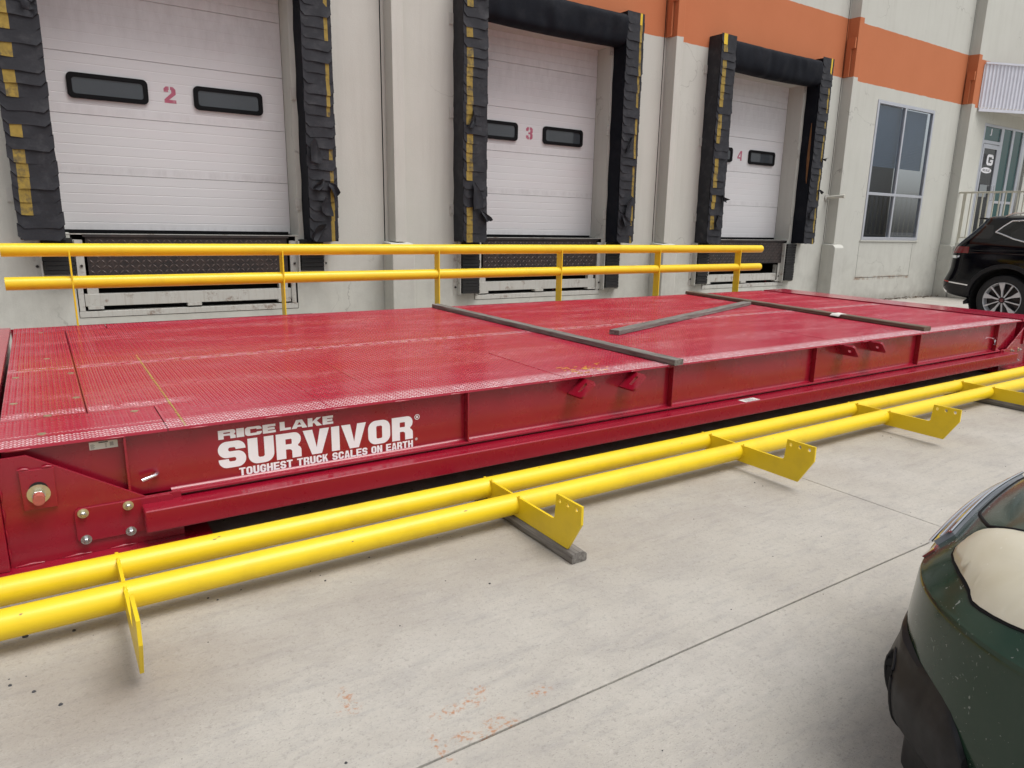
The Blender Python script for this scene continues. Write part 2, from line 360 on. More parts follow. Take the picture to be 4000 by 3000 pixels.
M['stone'] = simple('dark_pebble', (0.05, 0.05, 0.055), 0.8, var=0.5, vscale=30)
M['leaf'] = simple('dry_leaf_litter', (0.10, 0.07, 0.045), 0.9, var=0.5, vscale=40)
M['orange_cap'] = simple('thread_lock_red', (0.42, 0.10, 0.07), 0.7, var=0.25, vscale=60)
M['pvc'] = simple('cream_conduit', (0.55, 0.54, 0.48), 0.5)

# ------------------------------------------------------------------ mesh builder
OFF = {}
class MB:
    def __init__(s): s.v = []; s.f = []; s.mi = []; s.cur = 0
    def add(s, vs, fs):
        o = len(s.v); s.v += [tuple(p) for p in vs]
        s.f += [tuple(i + o for i in f) for f in fs]; s.mi += [s.cur] * len(fs); return s
    def box(s, x0, x1, y0, y1, z0, z1):
        return s.add([(x0, y0, z0), (x1, y0, z0), (x1, y1, z0), (x0, y1, z0), (x0, y0, z1), (x1, y0, z1), (x1, y1, z1), (x0, y1, z1)],
                     [(0, 3, 2, 1), (4, 5, 6, 7), (0, 1, 5, 4), (1, 2, 6, 5), (2, 3, 7, 6), (3, 0, 4, 7)])
    def prism(s, poly, a0, a1, axis):
        """poly in the plane normal to axis ('x': (y,z)  'y': (x,z)  'z': (x,y)), extruded a0..a1"""
        def P(u, v, a): return {'x': (a, u, v), 'y': (u, a, v), 'z': (u, v, a)}[axis]
        n = len(poly)
        vs = [P(u, v, a0) for u, v in poly] + [P(u, v, a1) for u, v in poly]
        fs = [tuple(range(n)), tuple(reversed(range(n, 2 * n)))] + [(i, n + i, n + (i + 1) % n, (i + 1) % n) for i in range(n)]
        return s.add(vs, fs)
    def tube(s, path, r, n=16, cap=True):
        path = [Vector(p) for p in path]; rings = []
        for i, p in enumerate(path):
            d = (path[min(i + 1, len(path) - 1)] - path[max(i - 1, 0)]).normalized()
            a = Vector((0, 0, 1)) if abs(d.z) < 0.9 else Vector((1, 0, 0))
            u = d.cross(a).normalized(); w_ = d.cross(u)
            rr = r[i] if isinstance(r, (list, tuple)) else r
            rings.append([p + (u * math.cos(t) + w_ * math.sin(t)) * rr for t in (2 * PI * k / n for k in range(n))])
        vs = [q for rg in rings for q in rg]; fs = []
        for i in range(len(path) - 1):
            for k in range(n):
                fs.append((i * n + k, i * n + (k + 1) % n, (i + 1) * n + (k + 1) % n, (i + 1) * n + k))
        if cap:
            fs.append(tuple(reversed(range(n)))); fs.append(tuple(range((len(path) - 1) * n, len(path) * n)))
        return s.add(vs, fs)
    def lathe(s, prof, c, axis, n=40):
        """prof: (radius, offset along axis) pairs; c centre; axis unit vector"""
        ax = Vector(axis).normalized(); a = Vector((0, 0, 1)) if abs(ax.z) < 0.9 else Vector((1, 0, 0))
        u = ax.cross(a).normalized(); w_ = ax.cross(u); c = Vector(c); vs = []; fs = []
        for r, h in prof:
            for k in range(n):
                t = 2 * PI * k / n; vs.append(c + ax * h + (u * math.cos(t) + w_ * math.sin(t)) * r)
        for i in range(len(prof) - 1):
            for k in range(n):
                fs.append((i * n + k, i * n + (k + 1) % n, (i + 1) * n + (k + 1) % n, (i + 1) * n + k))
        return s.add(vs, fs)
    def disc(s, c, axis, r, h, n=20):
        return s.lathe([(0.0001, 0), (r, 0), (r, h), (0.0001, h)], c, axis, n)
    def sheet(s, grid, thick, nrm):
        """grid[i][j] of points -> closed sheet with thickness along nrm"""
        R, C = len(grid), len(grid[0]); nv = Vector(nrm) * thick
        vs = [Vector(p) for row in grid for p in row]; vs += [p + nv for p in vs]
        o = R * C; fs = []
        for i in range(R - 1):
            for j in range(C - 1):
                a, b, c, d = i * C + j, i * C + j + 1, (i + 1) * C + j + 1, (i + 1) * C + j
                fs.append((a, b, c, d)); fs.append((o + d, o + c, o + b, o + a))
        rim = [(0, j) for j in range(C)] + [(i, C - 1) for i in range(1, R)] + [(R - 1, j) for j in range(C - 2, -1, -1)] + [(i, 0) for i in range(R - 2, 0, -1)]
        for k in range(len(rim)):
            a = rim[k][0] * C + rim[k][1]; b = rim[(k + 1) % len(rim)]; b = b[0] * C + b[1]
            fs.append((b, a, o + a, o + b))
        return s.add(vs, fs)
    def mesh(s, name, mats, off=(0, 0, 0), smooth=None, fix=True):
        me = bpy.data.meshes.new(name)
        me.from_pydata([(x - off[0], y - off[1], z - off[2]) for x, y, z in s.v], [], s.f)
        for mt in (mats if isinstance(mats, (list, tuple)) else [mats]): me.materials.append(mt)
        if any(s.mi): me.polygons.foreach_set('material_index', s.mi)
        if fix:
            bm = bmesh.new(); bm.from_mesh(me); bmesh.ops.recalc_face_normals(bm, faces=bm.faces); bm.to_mesh(me); bm.free()
        if smooth:
            me.polygons.foreach_set('use_smooth', [True] * len(me.polygons)); me.set_sharp_from_angle(angle=R_(smooth))
        me.update(); return me
    def build(s, name, mats, parent=None, smooth=None, bevel=0.0, loc=None, fix=True):
        off = OFF.get(parent.name, (0, 0, 0)) if parent else (loc or (0, 0, 0))
        o = bpy.data.objects.new(name, s.mesh(name, mats, off, smooth, fix)); COL.objects.link(o)
        if parent: o.parent = parent; OFF[o.name] = off
        else: o.location = off; OFF[o.name] = tuple(off)
        if bevel:
            bv = o.modifiers.new('bevel', 'BEVEL'); bv.width = bevel; bv.segments = 2; bv.limit_method = 'ANGLE'; bv.angle_limit = R_(40); bv.harden_normals = False
        return o

def tag(o, label, cat, group=None):
    o['label'] = label; o['category'] = cat
    if group: o['group'] = group
    return o
def thing(name, label, cat, loc=(0, 0, 0), group=None, rotz=0.0):
    o = bpy.data.objects.new(name, None); COL.objects.link(o); o.location = loc; o.rotation_euler = (0, 0, rotz)
    o.empty_display_size = 0.2
    OFF[o.name] = tuple(loc) if not rotz else (0, 0, 0)
    return tag(o, label, cat, group)
def inst(src, parent, loc=(0, 0, 0), rot=(0, 0, 0), name=None):
    """another object on the same mesh"""
    c = src.copy(); COL.objects.link(c); c.parent = parent; c.location = loc; c.rotation_euler = rot
    if name: c.name = name
    return c

def rrect(x0, x1, z0, z1, r, n=5):
    pts = []
    for cx, cz, a0 in ((x1 - r, z1 - r, 0), (x0 + r, z1 - r, 90), (x0 + r, z0 + r, 180), (x1 - r, z0 + r, 270)):
        for k in range(n + 1):
            a = R_(a0 + 90 * k / n); pts.append((cx + r * math.cos(a), cz + r * math.sin(a)))
    return pts
def fill2d(name, loops, thick=0.0):
    """filled 2D shape with holes (even-odd) -> list of verts, faces, via a 2D curve"""
    cu = bpy.data.curves.new(name, 'CURVE'); cu.dimensions = '2D'; cu.fill_mode = 'BOTH' if thick else 'FRONT'; cu.extrude = thick / 2
    for lp in loops:
        sp = cu.splines.new('POLY'); sp.points.add(len(lp) - 1); sp.use_cyclic_u = True
        for p, (x, y) in zip(sp.points, lp): p.co = (x, y, 0, 1)
    o = bpy.data.objects.new(name, cu); COL.objects.link(o)
    dg = bpy.context.evaluated_depsgraph_get(); me = bpy.data.meshes.new_from_object(o.evaluated_get(dg))
    vs = [tuple(v.co) for v in me.vertices]; fs = [tuple(p.vertices) for p in me.polygons]
    bpy.data.objects.remove(o); bpy.data.curves.remove(cu); bpy.data.meshes.remove(me)
    return vs, fs

# ------------------------------------------------------------------ lettering (own glyphs)
def arc(cx, cy, rx, ry, a0, a1, n=8):
    return [(cx + rx * math.cos(R_(a0 + (a1 - a0) * k / n)), cy + ry * math.sin(R_(a0 + (a1 - a0) * k / n))) for k in range(n + 1)]
def glyph(ch, w, t, s):
    """outlines of a heavy capital in a box w wide, 1 tall; t = vertical stem, s = horizontal bar"""
    m_ = w / 2; r = min(0.34, w * 0.42)
    if ch == 'I': return [[(0, 0), (w, 0), (w, 1), (0, 1)]]
    if ch == 'L': return [[(0, 0), (w, 0), (w, s), (t, s), (t, 1), (0, 1)]]
    if ch == 'T': return [[(m_ - t / 2, 0), (m_ + t / 2, 0), (m_ + t / 2, 1 - s), (w, 1 - s), (w, 1), (0, 1), (0, 1 - s), (m_ - t / 2, 1 - s)]]
    if ch == 'E':
        a = 0.5 - s / 2; b = 0.5 + s / 2
        return [[(0, 0), (w, 0), (w, s), (t, s), (t, a), (w * .93, a), (w * .93, b), (t, b), (t, 1 - s), (w, 1 - s), (w, 1), (0, 1)]]
    if ch == 'H':
        a = 0.5 - s / 2; b = 0.5 + s / 2
        return [[(0, 0), (t, 0), (t, a), (w - t, a), (w - t, 0), (w, 0), (w, 1), (w - t, 1), (w - t, b), (t, b), (t, 1), (0, 1)]]
    if ch == 'N': return [[(0, 0), (t, 0), (t, .58), (w - t, 0), (w, 0), (w, 1), (w - t, 1), (w - t, .42), (t, 1), (0, 1)]]
    if ch == 'V': return [[(m_ - t * .55, 0), (m_ + t * .55, 0), (w, 1), (w - t * 1.05, 1), (m_, .27), (t * 1.05, 1), (0, 1)]]
    if ch == 'A':
        return [[(0, 0), (t * 1.02, 0), (t * 1.02 + w * .055, .17), (w - t * 1.02 - w * .055, .17), (w - t * 1.02, 0), (w, 0), (m_ + t * .6, 1), (m_ - t * .6, 1)],
                [(m_ - w * .13, .17 + s * .9), (m_ + w * .13, .17 + s * .9), (m_, .74)]]
    if ch == 'K': return [[(0, 0), (t, 0), (t, .32), (t + w * .1, .42), (w - t * 1.15, 0), (w, 0), (m_ + t * .42, .62), (w * .97, 1), (w - t * 1.1, 1), (t, .56), (t, 1), (0, 1)]]
    if ch == 'O':
        return [rrect(0, w, 0, 1, r, 7), rrect(t, w - t, s, 1 - s, max(.02, r - t * .8), 6)]
    if ch == 'D':
        o = [(0, 0)] + arc(w - r, r, r, r, -90, 0) + arc(w - r, 1 - r, r, r, 0, 90) + [(0, 1)]
        q = max(.03, r - t * .8)
        return [o, [(t, s)] + arc(w - t - q, s + q, q, q, -90, 0) + arc(w - t - q, 1 - s - q, q, q, 0, 90) + [(t, 1 - s)]]
    if ch == 'U':
        q = max(.02, r - t * .75)
        return [[(0, 1)] + arc(r, r, r, r, 180, 270) + arc(w - r, r, r, r, 270, 360) + [(w, 1), (w - t, 1)] + arc(w - t - q, s + q, q, q, 0, -90) + arc(t + q, s + q, q, q, 270, 180) + [(t, 1)]]
    if ch == 'J':
        q = max(.02, r - t * .75)
        return [[(0, .3), (0, r)] + arc(r, r, r, r, 180, 270) + arc(w - r, r, r, r, 270, 360) + [(w, 1), (w - t, 1)] + arc(w - t - q, s + q, q, q, 0, -90) + arc(t + q, s + q, q, q, 270, 180) + [(t, .3)]]
    if ch in 'CG':
        q = max(.02, r - t * .75)
        o = [(w, 1 - r * .9 - .05)] + arc(w - r, 1 - r, r, r, 0, 90) + arc(r, 1 - r, r, r, 90, 180) + arc(r, r, r, r, 180, 270) + arc(w - r, r, r, r, 270, 360)
        if ch == 'C': o += [(w, .37), (w - t, .37)]
        else: o += [(w, .53), (m_ * 1.05, .53), (m_ * 1.05, .53 - s * .85), (w - t, .53 - s * .85)]
        o += arc(w - t - q, s + q, q, q, 0, -90) + arc(t + q, s + q, q, q, 270, 180) + arc(t + q, 1 - s - q, q, q, 180, 90) + arc(w - t - q, 1 - s - q, q, q, 90, 0) + [(w - t, .63), (w, .63)]
        return [o]
    if ch == 'R':
        rb = .27; q = max(.02, rb - s)
        o = [(0, 0), (t, 0), (t, .36)] + [(w - t - .14 * w, .36)] + arc(w - t - .14 * w, .36 - .1, .14 * w, .1, 90, 0) + [(w - t, 0), (w, 0), (w, .28)] + arc(w - .17 * w, .28, .17 * w, .17, 0, 70) + arc(w - rb * .9, 1 - rb, rb * .9, rb, -60, 90) + [(0, 1)]
        h = [(t, .36 + s * .85)] + arc(w - t - q, .36 + s * .85 + q, q, q, -90, 0) + arc(w - t - q, 1 - s - q, q, q, 0, 90) + [(t, 1 - s)]
        return [o, h]
    if ch == 'S':
        a = 0.5 - s / 2; b = 0.5 + s / 2; ro = min(.3, w * .4); q = max(.02, ro - s)
        o = [(0, .34), (0, ro)] + arc(ro, ro, ro, ro, 180, 270) + arc(w - ro, ro, ro, ro, 270, 360) + arc(w - ro, b - ro, ro, ro, 0, 90) + arc(t + q, b + q, q, q, 270, 180, 5) + arc(t + q, 1 - s - q, q, q, 180, 90, 5) \
            + arc(w - t - q, 1 - s - q, q, q, 90, 0, 5) + [(w - t, .68), (w, .68)] + arc(w - ro, 1 - ro, ro, ro, 0, 90) + arc(ro, 1 - ro, ro, ro, 90, 180) + arc(ro, a + ro, ro, ro, 180, 270) \
            + arc(w - t - q, a - q, q, q, 90, 0, 5) + arc(w - t - q, s + q, q, q, 0, -90, 5) + arc(t + q, s + q, q, q, 270, 180, 5) + [(t, .34)]
        return [o]
    if ch == '2':
        g = .035
        return [[(0, 0), (w, 0), (w, s), (t * 1.1, s), (w, .55), (w, .84), (w * .8, 1), (m_ + g, 1), (m_ + g, 1 - s), (w - t, 1 - s), (w - t, .62), (0, .2)],
                [(m_ - g, 1), (w * .2, 1), (0, .86), (0, .66), (t, .66), (t, 1 - s), (m_ - g, 1 - s)]]
    if ch == '3':
        g = .035
        return [[(m_ + g, 0), (w * .8, 0), (w, .13), (w, .42), (w * .86, .5), (w, .58), (w, .87), (w * .8, 1), (m_ + g, 1), (m_ + g, 1 - s), (w - t, 1 - s), (w - t, .58), (w * .35, .58), (w * .35, .42), (w - t, .42), (w - t, s), (m_ + g, s)],
                [(m_ - g, 1), (w * .2, 1), (0, .86), (0, .68), (t, .68), (t, 1 - s), (m_ - g, 1 - s)], [(m_ - g, 0), (w * .2, 0), (0, .14), (0, .32), (t, .32), (t, s), (m_ - g, s)]]
    if ch == '4':
        return [[(w * .62, 0), (w * .9, 0), (w * .9, 1), (w * .55, 1), (0, .36), (0, .2), (w * .62, .2)], [(w * .62, .36), (w * .25, .36), (w * .62, .78)]]
    if ch == '&': return glyph('O', w, t, s)
    return []
def text_mb(mb, items, place):
    """items: (glyph, x, z, width, height, t, s) -> flat letters; place maps (x,z) to a 3D point"""
    for ch, x, z, wd, ht, t, s in items:
        wn = wd / ht
        vs, fs = fill2d('glyph', glyph(ch, wn, t, s))
        mb.add([place(x + vx * ht, z + vy * ht) for vx, vy, _ in vs], fs)
    return mb
def line_items(txt, x0, x1, z, ht, t, s, widths, gap):
    """lay a line of capitals between x0 and x1"""
    tot = sum(widths.get(c, 1.0) for c in txt) + gap * (len(txt) - 1)
    k = (x1 - x0) / tot; x = x0; its = []
    for c in txt:
        wd = widths.get(c, 1.0) * k
        if c != ' ':
            its.append((c, x, z, wd, ht, t, s))
        x += wd + gap * k
    return its

# ================================================================== THE SETTING
# ground: one sheet to the horizon with the jointed concrete slabs lying on it
g = MB(); g.add([(-400, -400, -0.02), (400, -400, -0.02), (400, 400, -0.02), (-400, 400, -0.02)], [(0, 1, 2, 3)])
ground = g.build('ground', M['joint']); ground['kind'] = 'structure'
XJ = [-0.95 - 4.45, -0.95, 3.725, 7.945, 12.2, 16.5, 20.8, 26.0]; YJ = [-7.0, -2.8, 1.57, 5.75, 8.63]
for i in range(len(XJ) - 1):
    for j in range(len(YJ) - 1):
        gx = 0.0025; gy0 = 0.0045 if YJ[j] == 1.57 else 0.0025; gy1 = 0.0045 if YJ[j + 1] == 1.57 else 0.0025
        b = MB(); b.box(XJ[i] + gx, XJ[i + 1] - gx, YJ[j] + gy0, YJ[j + 1] - gy1, -0.10, 0.0)
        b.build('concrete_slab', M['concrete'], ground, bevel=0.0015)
for x0, x1, y0, y1 in ((-60, -5.404, -60, 8.63), (26.004, 60, -60, 8.63), (-5.4, 26.0, -60, -7.006)):
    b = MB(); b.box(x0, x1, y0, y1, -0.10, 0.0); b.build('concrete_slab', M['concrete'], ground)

# ------------------------------------------------------------------ the warehouse
WY = 8.63; DY = 8.95; SILL = 1.263
bld = thing('warehouse', 'pale grey concrete warehouse wall with an orange painted band above the docks', 'building', (8, WY, 0))
DOORC = [1.36, 5.985, 10.485]
openings = []      # x0,x1,z0,z1,depth, back
for c in DOORC:
    openings.append((c - 1.185, c + 1.185, SILL, 3.97, 0.55, 'dark'))
    openings.append((c - 1.08, c + 1.14, 0.41, SILL - 0.0, 0.5, 'dark'))
openings.append((14.03, 16.21, 1.27, 4.0, 0.06, 'none'))
openings.append((18.49, 20.9, 1.272, 3.965, 0.07, 'none'))
for x in (3.615, 8.185, 12.755, 17.27): openings.append((x - 0.007, x + 0.007, 0.0, 8.0, 0.015, 'dark'))
# patched-in rectangle below the office window: a narrow groove round an infill
for r in ((14.0, 16.07, 0.495, 0.505), (14.0, 14.008, 0.505, 1.2), (16.062, 16.07, 0.505, 1.2)): openings.append((*r, 0.008, 'dark'))
for c in DOORC: openings.append((c - 1.2, c + 1.3, 0.335, 0.341, 0.006, 'dark'))
xs = sorted({-14.0, 30.0} | {v for o in openings for v in o[:2]}); zs = sorted({0.0, 8.0} | {v for o in openings for v in o[2:4]})
wm = MB()
for i in range(len(xs) - 1):
    for j in range(len(zs) - 1):
        cx = (xs[i] + xs[i + 1]) / 2; cz = (zs[j] + zs[j + 1]) / 2
        if any(o[0] < cx < o[1] and o[2] < cz < o[3] for o in openings): continue
        wm.add([(xs[i], WY, zs[j]), (xs[i + 1], WY, zs[j]), (xs[i + 1], WY, zs[j + 1]), (xs[i], WY, zs[j + 1])], [(0, 1, 2, 3)])
for x0, x1, z0, z1, d, back in openings:
    y1 = WY + d
    wm.cur = 1 if back == 'dark' and d != 0.55 else 0
    for a, b_ in (((x0, z0), (x0, z1)), ((x0, z1), (x1, z1)), ((x1, z1), (x1, z0)), ((x1, z0), (x0, z0))):
        wm.add([(a[0], WY, a[1]), (b_[0], WY, b_[1]), (b_[0], y1, b_[1]), (a[0], y1, a[1])], [(0, 1, 2, 3)])
    if back == 'dark':
        wm.cur = 1; wm.add([(x0, y1, z0), (x1, y1, z0), (x1, y1, z1), (x0, y1, z1)], [(0, 1, 2, 3)])
wm.cur = 0
wm.add([(-14, WY, 8), (30, WY, 8), (30, 30, 8), (-14, 30, 8)], [(0, 1, 2, 3)])
wm.add([(-14, WY, 0), (-14, 30, 0), (-14, 30, 8), (-14, WY, 8)], [(0, 1, 2, 3)])
wm.build('wall', [M['wall'], M['dark']], bld, fix=False)
# steel columns on concrete piers
for x in (3.66, 8.23, 12.795, 17.305):
    b = MB(); b.prism([(x, WY), (x + .012, WY - .205), (x + .155, WY - .205), (x + .165, WY)], 1.2, 8.0, 'z'); col = b.build('column', M['wall'], bld, bevel=0.006)
    c = MB(); c.box(x - .035, x - .002, WY - .19, WY - .02, 4.72, 4.90); c.box(x - .035, x - .002, WY - .12, WY - .02, 4.24, 4.72); c.build('bracket', M['wall'], col, bevel=0.003)
    b = MB(); y0 = WY - .30
    b.prism([(y0, 0), (y0, 1.13), (y0 + .05, 1.185), (WY - .001, 1.2), (WY - .001, 0)], x - .075, x + .225, 'x'); b.build('pier', M['wall'], bld, bevel=0.012)
# office window
win = MB()
fx0, fx1, fz0, fz1 = 14.035, 16.205, 1.275, 3.995; fw = .062
for r in ((fx0, fx1, fz0, fz0 + fw), (fx0, fx1, fz1 - fw, fz1), (fx0, fx0 + fw, fz0 + fw, fz1 - fw), (fx1 - fw, fx1, fz0 + fw, fz1 - fw), (15.045, 15.10, fz0 + fw, fz1 - fw),
          (fx0 + fw, 15.045, 2.18, 2.235), (15.10, fx1 - fw, 2.18, 2.235)):
    win.box(r[0], r[1], WY - .012, WY + .058, r[2], r[3])
wf = win.build('window', M['alu'], bld, bevel=0.004)
for x0, x1, z0, z1 in ((fx0 + fw, 15.045, 2.235, fz1 - fw), (15.10, fx1 - fw, 2.235, fz1 - fw), (fx0 + fw, 15.045, fz0 + fw, 2.18), (15.10, fx1 - fw, fz0 + fw, 2.18)):
    p = MB(); p.box(x0, x1, WY + .02, WY + .026, z0, z1); p.build('pane', M['winglass'], wf)
bl = MB()
for k in range(38):
    z = 3.93 - k * .031
    bl.add([(14.1, WY + .10, z), (16.14, WY + .10, z), (16.14, WY + .118, z - .026), (14.1, WY + .118, z - .026)], [(0, 1, 2, 3)])
o = bl.build('blind', M['blind'], wf)
room = MB(); room.box(13.9, 16.3, WY + .8, WY + .82, 1.0, 4.2); room.box(13.9, 16.3, WY + .2, WY + .8, 4.19, 4.2)
room.build('interior', simple('dim_office_interior', (0.016, 0.018, 0.022), 0.9), wf)
sill = MB(); sill.box(14.0, 16.24, WY - .022, WY - .001, 1.245, 1.272); sill.build('sill', M['wall'], wf, bevel=.003)
# entrance: transom, glazed door and sidelights
ent = MB()
def fr(mb, x0, x1, z0, z1, y0=WY + .0, y1=WY + .06): mb.box(x0, x1, y0, y1, z0, z1)
fr(ent, 18.495, 18.56, 1.275, 3.962); fr(ent, 19.36, 19.50, 1.275, 3.962); fr(ent, 19.945, 20.06, 1.275, 3.962); fr(ent, 20.5, 20.62, 1.275, 3.962)
fr(ent, 18.56, 19.36, 3.905, 3.962); fr(ent, 18.56, 19.36, 3.53, 3.60); fr(ent, 19.50, 19.945, 3.915, 3.962); fr(ent, 20.06, 20.5, 3.915, 3.962)
fr(ent, 19.50, 19.945, 2.19, 2.25); fr(ent, 20.06, 20.5, 2.19, 2.25); fr(ent, 19.50, 19.945, 1.275, 1.36); fr(ent, 20.06, 20.5, 1.275, 1.36)
en = ent.build('entrance', M['alu'], bld, bevel=.003)
for x0, x1, z0, z1 in ((18.56, 19.36, 3.60, 3.905), (19.50, 19.945, 2.25, 3.915), (20.06, 20.5, 2.25, 3.915), (19.50, 19.945, 1.36, 2.19), (20.06, 20.5, 1.36, 2.19)):
    p = MB(); p.box(x0, x1, WY + .03, WY + .038, z0, z1); p.build('pane', M['greenglass'], en)
dr = MB(); fr(dr, 18.57, 18.64, 1.29, 3.51, WY - .004, WY + .05); fr(dr, 19.27, 19.35, 1.29, 3.51, WY - .004, WY + .05); fr(dr, 18.64, 19.27, 3.42, 3.51, WY - .004, WY + .05); fr(dr, 18.64, 19.27, 1.29, 1.44, WY - .004, WY + .05)
ed = dr.build('door', M['alu'], bld, bevel=.003)
p = MB(); p.box(18.64, 19.27, WY + .02, WY + .028, 1.44, 3.42); p.build('pane', mat_glass_dark('dark_door_glass', (0.03, 0.033, 0.036)), ed)
p = MB(); p.tube([(19.31, WY - .004, 2.25), (19.31, WY - .05, 2.25), (19.31, WY - .05, 2.6), (19.31, WY - .004, 2.6)], .014, 8); p.build('handle', M['chrome'], ed, 40)
pl = lambda x, z: (x, WY + .016, z)
tx = MB(); text_mb(tx, [('G', 18.87, 3.05, .33, .25, .34, .24)], pl); tx.build('lettering', M['white'], ed)
tx = MB(); text_mb(tx, [('D', 18.68, 3.05, .17, .25, .26, .22)], pl); tx.build('lettering', M['ink'], ed)
tx = MB(); tx.prism([(18.915 + .255 * math.cos(a), 2.933 + .066 * math.sin(a)) for a in (2 * PI * k / 24 for k in range(24))], WY + .012, WY + .018, 'y'); ov = tx.build('oval_sticker', M['white'], ed)
tx = MB(); text_mb(tx, line_items('SCALE', 18.74, 19.09, 2.905, .056, .3, .2, {}, .35), lambda x, z: (x, WY + .010, z)); tx.build('lettering', M['ink'], ed)
tx = MB(); text_mb(tx, [('J', 18.85, 3.68, .09, .19, .26, .2)], lambda x, z: (x, WY + .026, z)); tx.build('lettering', M['white'], en)
p = MB(); p.box(18.70, 19.10, WY + .008, WY + .018, 2.30, 2.62); sg = p.build('framed_sign', M['ink'], ed)
p = MB(); p.box(18.72, 19.08, WY + .004, WY + .008, 2.32, 2.60); p.build('sign_face', simple('grey_sign_face', (0.22, 0.24, 0.25), .6), ed)
# canopy with corrugated fascia, set at an angle to the wall
ca = MB(); a0 = Vector((18.0, 8.60, 0)); dv = Vector((1.12, -0.50, 0)).normalized(); nvv = Vector((dv.y, -dv.x, 0))
ncor = 76; L = 3.6; prof = []
for k in range(ncor * 2 + 1):
    q = a0 + dv * (L * k / (ncor * 2)); ph = k % 4
    d = 0.0 if ph in (0, 1) else 0.022
    prof.append(q + nvv * (d - .02))
vs = []; fs = []
for q in prof: vs += [(q.x, q.y, 4.22), (q.x, q.y, 5.17)]
for k in range(len(prof) - 1): fs.append((2 * k, 2 * k + 2, 2 * k + 3, 2 * k + 1))
ca.add(vs, fs)
cn = ca.build('canopy', M['corr'], bld, fix=False)
b = MB(); e0 = a0 + dv * L
b.add([(a0.x, a0.y, 4.235), (e0.x, e0.y, 4.235), (e0.x, WY - .002, 4.235), (a0.x + .02, WY - .002, 4.235), (a0.x, a0.y, 4.255), (e0.x, e0.y, 4.255), (e0.x, WY - .002, 4.255), (a0.x + .02, WY - .002, 4.255)],
      [(0, 3, 2, 1), (4, 5, 6, 7), (0, 1, 5, 4), (1, 2, 6, 5), (2, 3, 7, 6), (3, 0, 4, 7)]); b.build('soffit', M['soffit'], cn)
b = MB()
for z0, z1 in ((4.165, 4.222), (5.17, 5.21)):
    q0 = a0 - nvv * .005; q1 = e0 - nvv * .005; q2 = q1 + nvv * .03; q3 = q0 + nvv * .03
    b.add([(q.x, q.y, z) for z in (z0, z1) for q in (q0, q1, q2, q3)], [(0, 3, 2, 1), (4, 5, 6, 7), (0, 1, 5, 4), (1, 2, 6, 5), (2, 3, 7, 6), (3, 0, 4, 7)])
b.build('trim', M['corr'], cn)
# raised landing before the entrance with its balustrade
ld = MB(); ld.box(17.30, 22.0, 6.5, WY - .31, 0, 1.25); landing = ld.build('landing', M['wall'], bld, bevel=.01)
rl = thing('balustrade', 'cream steel railing on the raised landing beside the entrance door', 'railing', (17.37, 7.5, 1.25))
b = MB(); b.box(17.345, 17.395, 6.6, WY - .21, 2.33, 2.37); b.build('top_rail', M['cream'], rl, bevel=.004)
b = MB(); b.box(17.355, 17.385, 6.6, WY - .31, 1.35, 1.375); b.build('bottom_rail', M['cream'], rl)
b = MB(); b.box(-.011, .011, -.011, .011, 0, .955); bal = None
for k in range(15):
    y = 6.62 + k * .118
    if bal is None:
        bal = b.build('baluster', M['cream']); bal.parent = rl; bal.location = (0, y - 7.5, .125)
    else: inst(bal, rl, (0, y - 7.5, .125))
for y in (6.6, 8.3):
    b = MB(); b.box(17.348, 17.392, y - .022, y + .022, 1.25, 2.33); b.build('post', M['cream'], rl)
# conduit stub on the wall between door 4 and the column
cs = thing('conduit_stub', 'short cream pipe sticking out of the wall near the last dock door', 'pipe', (12.7, WY, 2.07))
b = MB(); b.tube([(12.70, WY - .002, 2.07), (12.70, WY - .34, 2.09)], .028, 12); b.build('pipe', M['pvc'], cs, 40)
b = MB(); b.lathe([(.0001, 0), (.07, 0), (.07, .02), (.03, .03)], (12.70, WY - .001, 2.07), (0, -1, 0), 16); b.build('flange', M['frame'], cs, 40)
b = MB(); b.lathe([(.0001, .0), (.036, 0), (.036, .05), (.0001, .05)], (12.70, WY - .34, 2.09), (0, -1, 0), 16); b.build('cap', M['pvc'], cs, 40)

# ------------------------------------------------------------------ dock doors
def door_panel_mesh(rib=.0012):
    """one sectional door panel, 2.32 wide, 0.581 tall, with pressed ribs"""
    H = .581; prof = [(0.006, 0.0), (0.0, .0025)]
    for k in range(1, 6):
        z = H * k / 6
        prof += [(0.0, z - .006), (rib, z - .003), (rib, z + .003), (0.0, z + .006)]
    prof += [(0.0, H - .0035), (0.006, H - .0015)]
    mb = MB(); vs = []; fs = []
    for y, z in prof: vs += [(-1.18, y, z), (1.18, y, z)]
    for i in range(len(prof) - 1): fs.append((2 * i, 2 * i + 1, 2 * i + 3, 2 * i + 2))
    mb.add(vs, fs); mb.box(-1.18, 1.18, .011, .045, .001, H - .003)
    return mb
DOORLAB = {0: ('2', 'white sectional dock door stencilled with a red 2, nearest and leftmost'), 1: ('3', 'white sectional dock door stencilled with a red 3, the middle one'), 2: ('4', 'white sectional dock door stencilled with a red 4, farthest along the wall')}
pan0 = panT = None; fr0 = pa0 = None
